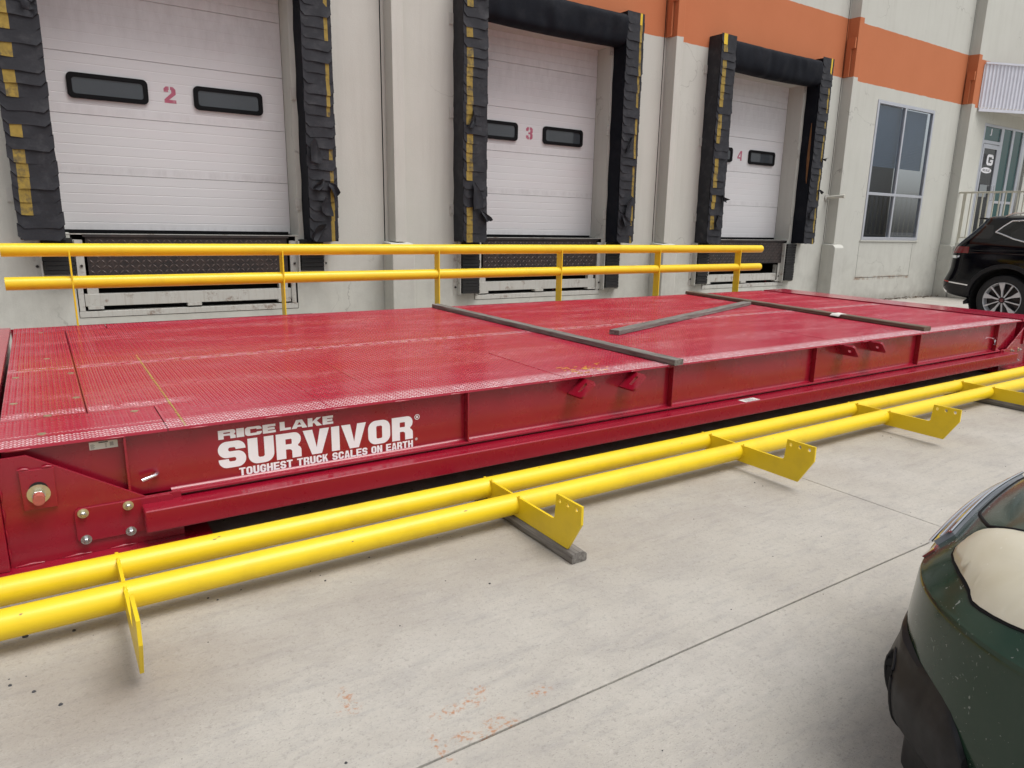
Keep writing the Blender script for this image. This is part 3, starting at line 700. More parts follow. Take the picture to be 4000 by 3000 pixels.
for k, c in enumerate(DOORC):
    d = thing('dock_door', DOORLAB[k][1], 'dock door', (c, DY, SILL), 'numbered dock doors')
    for i in range(5):
        if pan0 is None:
            pan0 = door_panel_mesh().build('door_panel', M['door'], fix=False); pan0.parent = d; q = pan0
        elif i == 4:
            if panT is None: panT = door_panel_mesh(.0045).build('door_panel', M['door'], fix=False); panT.parent = d; q = panT
            else: q = inst(panT, d)
        else: q = inst(pan0, d)
        q.location = (0, 0, .008 + i * .5815)
    for sx in (-.58, .58):
        if fr0 is None:
            vs, fs = fill2d('ring', [rrect(-.36, .36, -.121, .121, .05, 6), rrect(-.315, .315, -.078, .078, .03, 6)], .03)
            b = MB(); b.add([(x, z_, y) for x, y, z_ in vs], fs); fr0 = b.build('window_frame', M['black'], smooth=35); fr0.parent = d; f_ = fr0
            b = MB(); b.box(-.33, .33, .001, .006, -.09, .09); pa0 = b.build('pane', M['glass']); pa0.parent = f_; pa0.location = (0, -.004, 0)
        else:
            f_ = inst(fr0, d); g_ = inst(pa0, f_, (0, -.004, 0))
        f_.location = (sx, -.012, 1.442)
    tx = MB(); ch = DOORLAB[k][0]
    text_mb(tx, [(ch, -.068, 1.362, .115 if k < 2 else .13, .165, .26, .2)], lambda x, z: (x, -.0015, z))
    n_ = tx.build('number', M['stencil']); n_.parent = d
    b = MB(); b.box(-1.15, 1.15, -.018, .03, .0, .03); s_ = b.build('bottom_seal', M['black']); s_.parent = d

# ------------------------------------------------------------------ dock levelers and bumpers
LEVLAB = ['rusty diamond plate dock leveler at the left, below the nearest dock door', 'rusty diamond plate dock leveler below the middle dock door', 'rusty diamond plate dock leveler below the farthest dock door, behind the rail end']
def tread(x0, x1, z0, z1, p, y, ln, wd, h):
    """raised tread lugs on an upright plate facing -Y"""
    mb = MB(); nx = int((x1 - x0) / p); nz = int((z1 - z0) / p)
    for i in range(nx):
        for j in range(nz):
            a = R_(45 if (i + j) % 2 else -45); ca_, sa = math.cos(a), math.sin(a); cx = x0 + (i + .5) * p; cz = z0 + (j + .5) * p
            e = [(ln / 2, 0), (0, wd / 2), (-ln / 2, 0), (0, -wd / 2)]
            mb.add([(cx + u * ca_ - v * sa, y, cz + u * sa + v * ca_) for u, v in e] + [(cx, y - h, cz)], [(0, 1, 4), (1, 2, 4), (2, 3, 4), (3, 0, 4)])
    return mb
lt0 = None
for k, c in enumerate(DOORC):
    lv = thing('dock_leveler', LEVLAB[k], 'dock leveler', (c, WY, .4), 'dock levelers in their pits')
    x0, x1 = c - .995, c + 1.055
    b = MB(); b.box(x0 + .04, x1 - .02, WY - .02, WY + .0, .84, 1.225); lip = b.build('lip_plate', M['plate'], lv)
    tm = tread(x0 + .05, x1 - .03, .85, 1.215, .052, WY - .0205, .058, .019, .006).build('tread', M['plate_lug'], lip, fix=False); tm['kind'] = 'stuff'
    b = MB(); b.box(x0 + .02, x1 - .0, WY - .035, WY + .3, 1.228, 1.255); b.build('lip_hinge', M['plate'], lv)
    b = MB(); b.box(x0 - .02, x1 + .02, WY + .02, WY + .12, .525, .65); b.build('toe_beam', M['frame'], lv, bevel=.004)
    for xx in (x0, c - .06, x1 - .14): bb = MB(); bb.box(xx, xx + .14, WY + .0, WY + .10, .495, .525); bb.build('shim', M['frame'], lv)
    for xx in (x0 + .01, x1 - .12): bb = MB(); bb.box(xx, xx + .1, WY + .03, WY + .10, .65, .80); bb.build('gusset', M['frame'], lv)
    b = MB(); b.box(c - 1.075, c + 1.135, WY - .006, WY + .14, .415, .475); b.build('sill_angle', M['frame'], lv, bevel=.003)
    for xx in (c - 1.07, c + 1.07): bb = MB(); bb.box(xx, xx + .05, WY - .004, WY + .03, .478, 1.2); bb.build('jamb_angle', M['frame'], lv, bevel=.003)
    b = MB(); b.box(c - 1.18, c + 1.18, WY - .003, WY + .32, SILL - .012, SILL - .001); b.build('sill_plate', M['frame'], lv)
BUL = [('short black rubber dock bumper left of the nearest leveler, behind the rail start', 'short black rubber dock bumper right of the nearest leveler'),
       ('tall black rubber dock bumper left of the middle leveler', 'tall black rubber dock bumper right of the middle leveler'),
       ('tall black rubber dock bumper left of the farthest leveler', 'tall black rubber dock bumper right of the farthest leveler, clear of the rail')]
for k, c in enumerate(DOORC):
    for si, xc in enumerate((c - 1.195, c + 1.30) if k < 2 else (c - 1.195, c + 1.155)):
        z0 = .86 if k == 0 else .515; w_ = .13
        bp = thing('dock_bumper', BUL[k][si], 'dock bumper', (xc, WY, z0), 'rubber dock bumpers')
        z = z0; n = 0
        while z < 1.19:
            h = .043
            b = MB(); o_ = random.uniform(-.004, .004); b.box(xc - w_ + o_, xc + w_ + o_, WY - .115 + random.uniform(-.006, .006), WY - .012, z + .002, z + h); b.build('rubber_layer', M['bumper'], bp); z += .045
        for sx in (-1, 1):
            b = MB(); b.box(xc + sx * (w_ + .018) - .008, xc + sx * (w_ + .018) + .008, WY - .09, WY - .001, z0 - .02, 1.2); b.build('end_angle', M['frame'], bp)
            b = MB(); b.box(xc + sx * (w_ + .055) - .03, xc + sx * (w_ + .055) + .03, WY - .009, WY - .001, z0 - .02, 1.2); fl = b.build('mounting_flange', M['frame'], bp)
            for zz in (z0 + .08, 1.08): b = MB(); b.disc((xc + sx * (w_ + .055), WY - .009, zz), (0, -1, 0), .014, .012, 8); b.build('bolt', M['plate'], fl)

# ------------------------------------------------------------------ dock seals
def flap_mesh(w_, h, ystripe, seed, worn):
    """overlapping fabric flap hanging from z=0 downwards, in front (-Y) of the pad"""
    rnd = random.Random(seed); NU, NV = 9, 5; grid = []
    ph = rnd.uniform(0, 6)
    for i in range(NV):
        row = []; v = i / (NV - 1)
        for j in range(NU):
            u = j / (NU - 1)
            y = -.004 - (.005 + .005 * math.sin(ph + u * 5) + (.012 if worn else 0) * u) * v ** 1.5 - .002 * math.sin(u * PI)
            z = -h * v + .004 * math.sin(ph * 2 + u * 7) * v
            if i == NV - 1:
                e = min(u, 1 - u) * w_
                if e < .045: z += .045 - math.sqrt(max(0, .045 ** 2 - (.045 - e) ** 2))
            row.append(((u - .5) * w_, y, z))
        grid.append(row)
    mb = MB(); mb.sheet(grid, .005, (0, 1, 0))
    if ystripe:
        NF = len(mb.f)
        for fi, f in enumerate(mb.f):
            xc = sum(mb.v[i][0] for i in f) / len(f); u = xc / w_ + .5; zc = sum(mb.v[i][2] for i in f) / len(f)
            if ystripe[0] < u < ystripe[1] and zc < -.012: mb.mi[fi] = 1
    return mb
FL = {}
for side, st in (('l', (.11, .34)), ('r', (.70, .88))):
    for v in range(4): FL[side, 'y', v] = flap_mesh(.335, .155, st, v * 7 + 1, v == 3).mesh('flap', [M['rubber'], M['stripe']], smooth=50)
    for v in range(2): FL[side, 'b', v] = flap_mesh(.335, .155, None, v * 5 + 2, True).mesh('flap', [M['rubber'], M['stripe']], smooth=50)
    FL[side, 'n', 0] = flap_mesh(.335, .155, st, 3, False).mesh('flap', [M['rubber'], M['stripe_new']], smooth=50)
def torn_mesh(seed, w_, h, curl):
    rnd = random.Random(seed); NU, NV = 5, 5; grid = []
    for i in range(NV):
        v = i / (NV - 1); row = []
        for j in range(NU):
            u = j / (NU - 1) - .5
            taper = (.35 + .9 * v) if v < .6 else (.89 - .5 * (v - .6))
            row.append((u * w_ * taper + .03 * math.sin(v * 3 + seed) + rnd.uniform(-.006, .006), -.035 - curl * v * v + .03 * math.sin(u * 4 + v * 2), -h * v + rnd.uniform(-.008, .008)))
        grid.append(row)
    return MB().sheet(grid, .006, (0, 1, 0))
SEALLAB = ['tattered charcoal dock seal around the nearest door, its top cut off by the frame', 'tattered charcoal dock seal with black header around the middle door', 'smallest looking dock seal, around the farthest door, bare orange foam in its right pad']
SEALX = [(-.125, .236, 2.60, 2.925), (4.585, 4.925, 7.20, 7.515), (9.15, 9.485, 11.745, 12.06)]
PF = WY - .27           # front face of the pads
torn = {(0, 'l'): [(.10, 3.32, 3, .14, .10, .0)], (0, 'r'): [(-.05, 2.31, 14, .17, .24, .012), (-.03, 1.90, 18, .10, .14, .02), (.05, 1.83, -50, .12, .15, .015), (.06, 1.68, 20, .17, .18, .012), (.02, 1.36, 60, .13, .20, .008)],
        (1, 'l'): [(-.05, 1.95, -12, .19, .33, .01), (.10, 1.62, -22, .11, .17, .015), (-.06, 2.83, 8, .10, .22, .006)], (1, 'r'): [(.09, 1.86, 25, .16, .30, .02), (-.07, 1.62, -10, .15, .17, .02), (-.03, 2.72, 5, .07, .22, .012)],
        (2, 'l'): [(.09, 1.98, -50, .10, .13, .03), (.02, 1.66, -10, .15, .18, .03)], (2, 'r'): [(.10, 2.74, -75, .05, .10, .02), (.08, 2.14, -80, .05, .10, .02), (-.02, 1.85, 15, .14, .20, .02)]}
for k, c in enumerate(DOORC):
    ds = thing('dock_seal', SEALLAB[k], 'dock seal', (c, WY, 1.2), 'dock seals round the doors')
    off = (c, WY, 1.2)
    for side, x0, x1 in (('l', *SEALX[k][:2]), ('r', *SEALX[k][2:])):
        b = MB(); NZ = 14; x_in = x1 if side == 'l' else x0
        # pad: slightly lumpy foam-filled post
        vs = []; ZZ = [1.205 + (4.40 - 1.205) * i / NZ for i in range(NZ + 1)]
        for i, z in enumerate(ZZ):
            wob = .008 * math.sin(i * 1.7 + k) ; wo2 = .006 * math.sin(i * 2.3 + 1)
            vs += [(x0 + wo2, WY - .002, z), (x0 + wo2, PF + .012 + wob, z), (x0 + .03 + wo2, PF + wob, z), (x1 - .03 + wo2, PF + wob, z), (x1 + wo2, PF + .012 + wob, z), (x1 + wo2, WY - .002, z)]
        fs = []
        for i in range(NZ):
            for j in range(6):
                a = i * 6 + j; a2 = i * 6 + (j + 1) % 6; fs.append((a, a2, a2 + 6, a + 6))
        fs += [tuple(reversed(range(6))), tuple(range(NZ * 6, NZ * 6 + 6))]
        b.add(vs, fs); pad = b.build('side_pad', M['rubber'] if side == 'l' else M['rubber_black'], ds, smooth=40)
        rnd = random.Random(k * 10 + (side == 'r'))
        z = 1.355; i = 0; sw = (x1 - x0) / .335
        while z < 4.44:
            typ = 'y' if rnd.random() < .78 else 'b'
            if z > 4.30: typ = 'n'
            if k == 1 and side == 'l' and 1.75 < z < 2.1: typ = 'b'
            me = FL[side, typ, rnd.randrange(4 if typ == 'y' else (2 if typ == 'b' else 1))]
            f_ = bpy.data.objects.new('flap', me); COL.objects.link(f_); f_.parent = pad
            f_.location = ((x0 + x1) / 2 - c + rnd.uniform(-.006, .006), PF - WY - .004, z - 1.2); f_.scale = (sw * 1.02, 1, 1)
            f_.rotation_euler = (0, rnd.uniform(-.02, .02), 0)
            z += .1135 * rnd.uniform(.93, 1.07); i += 1
        for dx, z, rot, tw, th, cu in torn[k, side]:
            t_ = bpy.data.objects.new('torn_flap', torn_mesh(int(z * 100), tw, th, cu).mesh('torn_flap', M['rubber'], smooth=50)); COL.objects.link(t_); t_.parent = pad
            t_.location = ((x0 + x1) / 2 - c + dx, PF - WY - .012, z - 1.2); t_.rotation_euler = (0, R_(rot), 0)
        for z in (1.55, 2.75, 3.85):
            xx = x0 - .03 if side == 'l' else x0 - .045
            b = MB(); b.box(xx - .03, xx + .028, WY - .012, WY - .002, z, z + .13); cl = b.build('clip', M['frame'], pad)
            b = MB(); b.disc((xx, WY - .012, z + .065), (0, -1, 0), .012, .014, 8); b.build('bolt', M['plate'], cl) if False else None
    # header pad, bulging
    b = MB(); NX = 56; vs = []; fs = []
    prof = [(0, 4.36), (.10, 4.372), (.22, 4.365), (.268, 4.345), (.285, 4.30), (.292, 4.20), (.285, 4.07), (.272, 3.985), (.24, 3.945), (.12, 3.935), (0, 3.94)]
    xa, xb = SEALX[k][1] - .02, SEALX[k][2] + .02
    for i in range(NX + 1):
        x = xa + (xb - xa) * i / NX; sag = .02 * math.sin(i / NX * PI); q = .0
        for j, (d_, z) in enumerate(prof):
            q = (mnoise.noise(Vector((x * 7.0, z * 2.2, k * 3.1))) * .030 + mnoise.noise(Vector((x * 2.3, z * 5, k))) * .022) * (d_ / .29)
            vs.append((x, WY - .003 - d_ + q, z - sag * (1 if z < 4.1 else .3) + q * .5))
    n = len(prof)
    for i in range(NX):
        for j in range(n): fs.append((i * n + j, i * n + (j + 1) % n, (i + 1) * n + (j + 1) % n, (i + 1) * n + j))
    fs += [tuple(reversed(range(n))), tuple(range(NX * n, NX * n + n))]
    b.add(vs, fs); hp = b.build('header_pad', M['rubber_black'], ds, smooth=60)
    hp.modifiers.new('subsurf', 'SUBSURF').render_levels = 1
    if k == 2:   # split seam with bare foam on the inner face of the right pad
        b = MB(); b.prism([(WY - .205, 2.28), (WY - .19, 2.34), (WY - .165, 2.7), (WY - .172, 3.1), (WY - .185, 3.33), (WY - .20, 3.1), (WY - .215, 2.7)], SEALX[2][2] - .014, SEALX[2][2] - .001, 'x'); b.build('exposed_foam', M['foam'], ds)

# ================================================================== THE TRUCK SCALE
DZ = .555; YN, YF = 3.445, 7.02; XL, XR = -.226, 8.93; WEB = 3.49
sc_ = thing('truck_scale', 'long red steel truck scale deck lying on the concrete before the docks', 'truck scale', (4.35, 5.2, 0))
g_ = .0025
b = MB()
b.prism([(.1095 + g_, 3.9 + g_), (.392 + g_, 3.9 + g_), (.392 + g_, YN), (XR, YN), (XR, YF), (.40 + g_, YF), (.40 + g_, 6.76 - g_), (.1095 + g_, 6.76 - g_)], DZ - .012, DZ, 'z'); b.build('deck_plate', M['deck'], sc_)
b = MB(); b.box(XL, .1095 - g_, 3.9 + g_, 6.76 - g_, DZ - .012, DZ); hatch = b.build('hatch_plate', M['deck'], sc_)
b = MB(); b.box(XL, .392 - g_, 3.572 + g_, 3.9 - g_, DZ - .012, DZ); b.build('cover_plate', M['deck'], sc_)
b = MB(); b.box(XL, .40 - g_, 6.76 + g_, YF, DZ - .012, DZ); b.build('cover_plate', M['deck'], sc_)
b = MB(); b.box(XL, .392 - g_, YN, 3.572 - g_, DZ - .012, DZ); b.build('edge_plate', M['deck'], sc_)
# raised tread over the whole deck
def deck_tread():
    p = .0137; py = .030; nx = int((XR - XL) / p); ny = int((YF - YN) / py)
    I, J = np.meshgrid(np.arange(nx), np.arange(ny), indexing='ij'); I = I.ravel(); J = J.ravel()
    cx = XL + (I + .5) * p; cy = YN + (J + .5) * py
    keep = np.ones(len(cx), bool)
    keep &= ~((np.abs(cx - .1095) < .012) & (cy > 3.9) & (cy < 6.76)); keep &= ~((np.abs(cy - 3.9) < .011) & (cx < .4)); keep &= ~((np.abs(cy - 3.572) < .011) & (cx < .4)); keep &= ~((np.abs(cx - .396) < .011) & ((cy < 3.9) & (cy > 3.57) | (cy > 6.76))); keep &= ~((np.abs(cy - 6.76) < .011) & (cx < .4))
    keep &= ~(np.abs(cy - 5.135) < .006)
    cx, cy, s = cx[keep], cy[keep], (I % 2)[keep]
    a = np.where(s == 1, .95, -.95); ca_, sa = np.cos(a), np.sin(a); ln, wd, h = .0262, .0088, .0032
    e = np.array([[ln / 2, 0], [0, wd / 2], [-ln / 2, 0], [0, -wd / 2], [.0, 0.]])
    n = len(cx); V = np.zeros((n, 5, 3))
    V[:, :, 0] = cx[:, None] + e[None, :, 0] * ca_[:, None] - e[None, :, 1] * sa[:, None] - 4.35
    V[:, :, 1] = cy[:, None] + e[None, :, 0] * sa[:, None] + e[None, :, 1] * ca_[:, None] - 5.2
    V[:, :, 2] = DZ; V[:, 4, 2] = DZ + h
    t = np.array([[0, 1, 4], [1, 2, 4], [2, 3, 4], [3, 0, 4]]); F = (t[None] + (np.arange(n) * 5)[:, None, None]).reshape(-1)
    me = bpy.data.meshes.new('tread'); nf = n * 4
    me.vertices.add(n * 5); me.vertices.foreach_set('co', V.reshape(-1)); me.loops.add(nf * 3); me.loops.foreach_set('vertex_index', F)
    me.polygons.add(nf); me.polygons.foreach_set('loop_start', np.arange(nf) * 3); me.polygons.foreach_set('loop_total', np.full(nf, 3))
    me.materials.append(M['lug']); me.update(calc_edges=True)
    o = bpy.data.objects.new('tread', me); COL.objects.link(o); o.parent = sc_; o['kind'] = 'stuff'
deck_tread()
# seams and marks on the deck
b = MB(); random.seed(3); x = .14
while x < 7.2:
    l_ = random.uniform(.05, .16); b.box(x, x + l_, 5.131 + random.uniform(-.003, .003), 5.139, DZ + .0003, DZ + .003); x += l_ + random.uniform(.0, .05)
b.build('weld_seam', M['lug'], sc_)['kind'] = 'stuff'
for xx, y0, y1, mt in ((.467, 3.46, 5.39, 'chalk'), (1.13, 3.5, 4.6, 'deck'), (1.475, 3.9, 4.6, 'deck'), (2.62, 3.46, 4.4, 'deck'), (5.6, 3.46, 4.2, 'deck')):
    b = MB(); y = y0
    while y < y1:
        l_ = random.uniform(.01, .05); b.box(xx - .004 + random.uniform(-.002, .002), xx + .004, y, y + l_, DZ + .0004, DZ + .0026); y += l_ + random.uniform(0, .02)
    b.build('chalk_line' if mt == 'chalk' else 'weld_line', M[mt], sc_)['kind'] = 'stuff'
b = MB(); random.seed(11)    # yellow scrapes by the near edge
for i in range(26):
    x = 2.72 + random.uniform(0, .34); y = 3.50 + random.uniform(0, .22); b.box(x, x + random.uniform(.015, .05), y, y + .005, DZ + .0018, DZ + .0026)
b.build('paint_scrape', M['stripe_new'], sc_)['kind'] = 'stuff'
bolt0 = None
for x, y in ((.081, 4.935), (.08, 4.259), (-.183, 4.931), (-.182, 4.255), (-.047, 3.93), (-.073, 3.61), (-.029, 5.494), (-.051, 6.69), (.30, 3.83)):
    if bolt0 is None:
        b = MB(); b.disc((x, y, DZ + .0003), (0, 0, 1), .017, .0026, 14); bolt0 = b.build('bolt_head', M['zincy'], sc_); b0 = (x, y)
    else: inst(bolt0, sc_, (x - b0[0], y - b0[1], 0))
# side beams: web and bottom flange, near and far
for s, y_w, y_e in ((1, WEB, YN), (-1, YF - .045, YF)):
    b = MB(); b.box(XL + .02, XR - .02, min(y_w, y_w + s * .010), max(y_w, y_w + s * .010), .252, DZ - .0125)
    bm_ = b.build('side_beam', M['red'], sc_)
    b = MB(); lo, hi = (y_e + .001, y_w + .08) if s > 0 else (y_w - .08, y_e - .001)
    b.box(.386, 8.555, lo, hi, .238, .2515); b.build('flange', M['scuffed'], bm_, bevel=.003)
    b = MB(); yy = y_w - s * .0005
    b.prism([(yy, .2516), (yy - s * .012, .2516), (yy - s * .004, .2560), (yy, .2635)], .386, 8.555, 'x'); b.build('fillet', M['red'], bm_, smooth=60)
# inner cross members close the underside to view
for x in (XL + .01, 1.9, 3.55, 5.19, 6.82, XR - .03):
    b = MB(); b.box(x, x + .012, WEB + .02, YF - .06, .26, DZ - .013); b.build('cross_beam', M['red'], sc_)
for y, zz in ((3.72, .012), (4.3, .26), (5.2, .012), (6.1, .26), (6.85, .012)):  # long beams added inside; the low ones stop light leaking underneath
    b = MB(); b.box(XL + .03, XR - .04, y, y + .01, zz, DZ - .013); b.build('light_block_beam', M['red'], sc_)
# stiffeners with bolts
st0 = bo0 = None
for x in (.22, 1.926, 3.552, 5.19, 6.816, 8.412):
    if st0 is None:
        b = MB(); b.box(x - .005, x + .005, YN + .002, WEB - .0005, .2518, DZ - .0127); st0 = b.build('stiffener', M['red'], sc_, bevel=.0015); x0_ = x; s_ = st0
    else: s_ = inst(st0, sc_, (x - x0_, 0, 0))
    if x > 1:
        for i in range(5):
            z = .275 + i * .058
            if bo0 is None:
                b = MB(); b.disc((x - .005, YN + .024, z), (-1, 0, 0), .010, .007, 8); bo0 = b.build('bolt', M['red'], s_); OFFB = (x, z); bo0.location = (x0_ - x, 0, 0); bloc = bo0.location.copy()
            else: inst(bo0, s_, (bloc.x, 0, z - OFFB[1]))
# stitch welds along the deck edge
wb0 = None
for x in np.arange(-.20, 8.8, .335):
    if wb0 is None:
        b = MB(); b.tube([(x, YN - .002, DZ - .011), (x + .012, YN - .003, DZ - .0105), (x + .06, YN - .003, DZ - .011), (x + .085, YN - .002, DZ - .011)], [.003, .0055, .0055, .003], 8); wb0 = b.build('weld_bead', M['red'], sc_, smooth=60); wx = x
    else: inst(wb0, sc_, (float(x - wx), 0, random.uniform(-.001, .001)))
# lifting lugs: slotted plates standing out from the web
def lug(x0, z0, x1, z1, slot):
    u = Vector((x1 - x0, 0, z1 - z0)); L_ = u.length; u.normalize(); n_ = Vector((-u.z, 0, u.x)); D = .148; r = .025
    out_ = [(0, 0), (L_, 0)] + arc(L_ - r, D - r, r, r, 0, 90, 5) + arc(r, D - r, r, r, 90, 180, 5)
    if slot: hole = arc(L_ * .70, .085, .013, .013, -90, 90, 6) + arc(L_ * .32, .085, .013, .013, 90, 270, 6)
    else: hole = arc(L_ * .5, .085, .018, .018, 0, 342, 15)
    vs, fs = fill2d('lug', [out_, hole], .018)
    b = MB(); b.add([tuple(Vector((x0, WEB - .001, z0)) + u * a + Vector((0, -1, 0)) * d_ + n_ * t) for a, d_, t in vs], fs)
    b.build('lifting_lug', M['red'], sc_, bevel=.002)
lug(2.665, .438, 2.772, .528, True); lug(3.09, .438, 3.197, .530, True)
lug(5.545, .540, 5.635, .445, False); lug(5.965, .540, 6.055, .448, False)
# square side tube, hung low in front of the beam
b = MB(); b.box(.257, 8.69, 3.332, 3.475, .122, .226); tube = b.build('side_tube', M['red'], sc_, bevel=.008)
tube.modifiers['bevel'].segments = 4
b = MB(); b.box(4.21, 4.38, 3.340, 3.414, .2263, .2269); lb = b.build('warning_label', M['paper'], tube)
b = MB()
for i in range(10):
    for yy in (3.342, 3.404): b.box(4.213 + i * .0165, 4.221 + i * .0165, yy, yy + .008, .2270, .2272)
for i in range(4): b.box(4.24, 4.35 - .02 * (i % 2), 3.357 + i * .011, 3.361 + i * .011, .2270, .2272)
b.build('label_print', M['ink'], lb)
# end gussets, bolted plates and adjusting bolts
def bolt_set(parent, x, y, z, r, mat1, big=False):
    b = MB(); b.disc((x, y, z), (0, -1, 0), r, .004, 20); wsh = b.build('washer', mat1, parent, smooth=30)
    b = MB(); b.lathe([(.0001, 0), (r * .58, 0), (r * .58, .016 if not big else .03), (r * .45, .019 if not big else .034), (.0001, .019 if not big else .034)], (x, y - .004, z), (0, -1, 0), 6); b.build('nut', M['zinc'], wsh) if False else b.build('nut', M['zinc'], parent)
    b = MB(); b.disc((x, y - (.02 if not big else .036), z), (0, -1, 0), r * .3 if not big else r * .52, .014 if not big else .05, 14); b.build('bolt_end', M['zinc'] if not big else M['orange_cap'], parent, smooth=30)
GY = 3.438
def gusset(mir, xo):
    X = (lambda v: v) if not mir else (lambda v: xo - v)
    b = MB(); pr = [(X(a), z) for a, z in ((-.236, .045), (-.236, .517), (-.134, .520), (.278, .258), (.42, .258), (.42, .045))]
    b.prism(pr, GY, GY + .012, 'y'); gs = b.build('end_gusset', M['red'], sc_, bevel=.002)
    b = MB(); b.prism([(X(a), z) for a, z in rrect(.004, .385, .103, .256, .022, 4)], GY - .0125, GY - .0005, 'y'); b.build('splice_plate', M['red'], sc_, bevel=.002)
    for x in (.036, .205):
        for z in (.235, .114): bolt_set(gs, X(x), GY - .0126, z, .021, M['zincy'] if z > .2 else M['zinc'])
    b = MB(); b.prism([(X(a), z) for a, z in ((-.163, .287), (-.047, .287), (-.045, .458), (-.165, .460))], GY - .016, GY - .0005, 'y'); b.build('adjuster_pad', M['red'], sc_, bevel=.002)
    b = MB(); b.disc((X(-.106), GY - .0161, .372), (0, -1, 0), .034, .0008, 20); b.build('slot', M['dark'], sc_)
    bolt_set(gs, X(-.107), GY - .0172, .354, .041, M['zincy'], True)
    for x0, x1 in ((-.168, -.13), (-.085, -.05)):
        b = MB(); b.tube([(X(x0), GY - .010, .463), (X((x0 + x1) / 2), GY - .012, .465), (X(x1), GY - .010, .462)], [.004, .007, .004], 8); b.build('weld_bead', M['red'], gs, smooth=60)
    b = MB(); b.box(min(X(-.36), X(.53)), max(X(-.36), X(.53)), 3.37, 3.80, .018, .045); b.build('base_plate', M['red'], sc_, bevel=.003)
    b = MB(); b.box(min(X(-.36), X(.53)), max(X(-.36), X(.53)), 6.70, 7.1, .018, .045); b.build('base_plate', M['red'], sc_, bevel=.003)
    b = MB(); b.box(min(X(-.40), X(-.2365)), max(X(-.40), X(-.2365)), 3.405, 3.50, .046, .52); b.build('end_plate', M['red'], sc_, bevel=.004)
    for z in (.075, .16, .25, .34):
        b = MB(); b.tube([(X(-.233), GY - .004, z), (X(-.231), GY - .006, z + .03), (X(-.233), GY - .004, z + .055)], [.003, .006, .003], 8); b.build('weld_bead', M['red'], gs, smooth=60)
    for x0 in (-.22, -.05, .12):
        b = MB(); b.tube([(X(x0), GY - .004, .047), (X(x0 + .05), GY - .006, .049), (X(x0 + .1), GY - .004, .047)], [.003, .008, .003], 8); b.build('weld_bead', M['red'], gs, smooth=60)
gusset(False, 0); gusset(True, 8.945)
# end frames beyond the deck gap
for x0, x1 in ((-.80, -.249), (9.10, 9.6)):
    b = MB(); b.box(x0, x1, 3.50, 7.08, .52, DZ); b.build('end_frame', M['deck'], sc_, bevel=.003)
    b = MB(); b.box(x0 + .02, x1 - .02, 3.52, 7.05, .05, .519); b.build('end_box', M['red'], sc_)
b = MB(); b.box(-.2475, XL - .001, 7.0, 7.02, .2, DZ - .004); b.build('end_strap', M['red'], sc_)
b = MB(); b.box(-.2485, XL - .001, 3.52, 7.0, .05, .30); b.build('gap_filler', M['dark'], sc_)
# bent tie rods
for pts in (((.335, WEB, .348), (.335, WEB - .03, .348), (.322, WEB - .045, .346), (.268, WEB - .055, .335)), ((8.366, WEB, .385), (8.36, WEB - .03, .385), (8.345, WEB - .05, .37), (8.325, WEB - .055, .325))):
    b = MB(); b.tube(pts, .0095, 10); b.build('bent_rod', M['chrome'], sc_, smooth=50)
# rating label
b = MB(); b.box(.0895, .196, WEB - .0016, WEB - .0004, .49, .524); lb = b.build('rating_label', M['paper'], sc_)
b = MB(); b.box(.125, .160, WEB - .0020, WEB - .0017, .517, .522)
for i in range(5): b.box(.094, .106 + .004 * (i % 2), WEB - .0020, WEB - .0017, .512 - i * .0045, .5135 - i * .0045)
for i in range(4): b.box(.148, .155, WEB - .0020, WEB - .0017, .511 - i * .005, .5125 - i * .005); b.box(.166, .180, WEB - .0020, WEB - .0017, .514 - i * .0045, .516 - i * .0045)
b.build('label_print', M['ink'], lb)
# the painted wording
WD = {'I': .42, ' ': .42, 'L': .85, 'E': .88, 'T': .9, 'S': .98, 'V': 1.08, 'A': 1.12, 'K': 1.05}
plw = lambda x, z: (x, WEB - .0012, z)
def letters(name, items):
    e = bpy.data.objects.new(name, None); COL.objects.link(e); e.parent = sc_; OFF[e.name] = (4.35, 5.2, 0)
    for it in items: text_mb(MB(), [it], plw).build('letter', M['white'], e)
letters('maker_lettering', line_items('RICE', .604, .868, .456, .044, .55, .27, {**WD, 'I': .5, 'R': 1.12, 'C': 1.12}, .06) + line_items('LAKE', .888, 1.156, .459, .044, .55, .27, {**WD, 'A': 1.25, 'K': 1.15}, .05))
letters('title_lettering', line_items('SURVIVOR', .598, 1.598, .311, .131, .35, .235, {**WD, 'I': .34, 'S': 1.0, 'U': .98, 'R': .98, 'O': 1.0}, .085))
letters('slogan_lettering', line_items('TOUGHEST TRUCK SCALES ON EARTH', .686, 1.598, .262, .040, .27, .2, {'I': .5, ' ': .55}, .10))
def reg_mark(x, z, r):
    vs, fs = fill2d('ring', [arc(0, 0, r, r, 0, 345, 23), arc(0, 0, r * .78, r * .78, 0, 345, 23)])
    b = MB(); b.add([plw(x + a, z + c_) for a, c_, _ in vs], fs); text_mb(b, [('R', x - r * .36, z - r * .45, r * .72, r * .9, .3, .22)], plw); b.build('registered_mark', M['white'], sc_)
reg_mark(1.625, .430, .0155); reg_mark(1.619, .304, .0075)

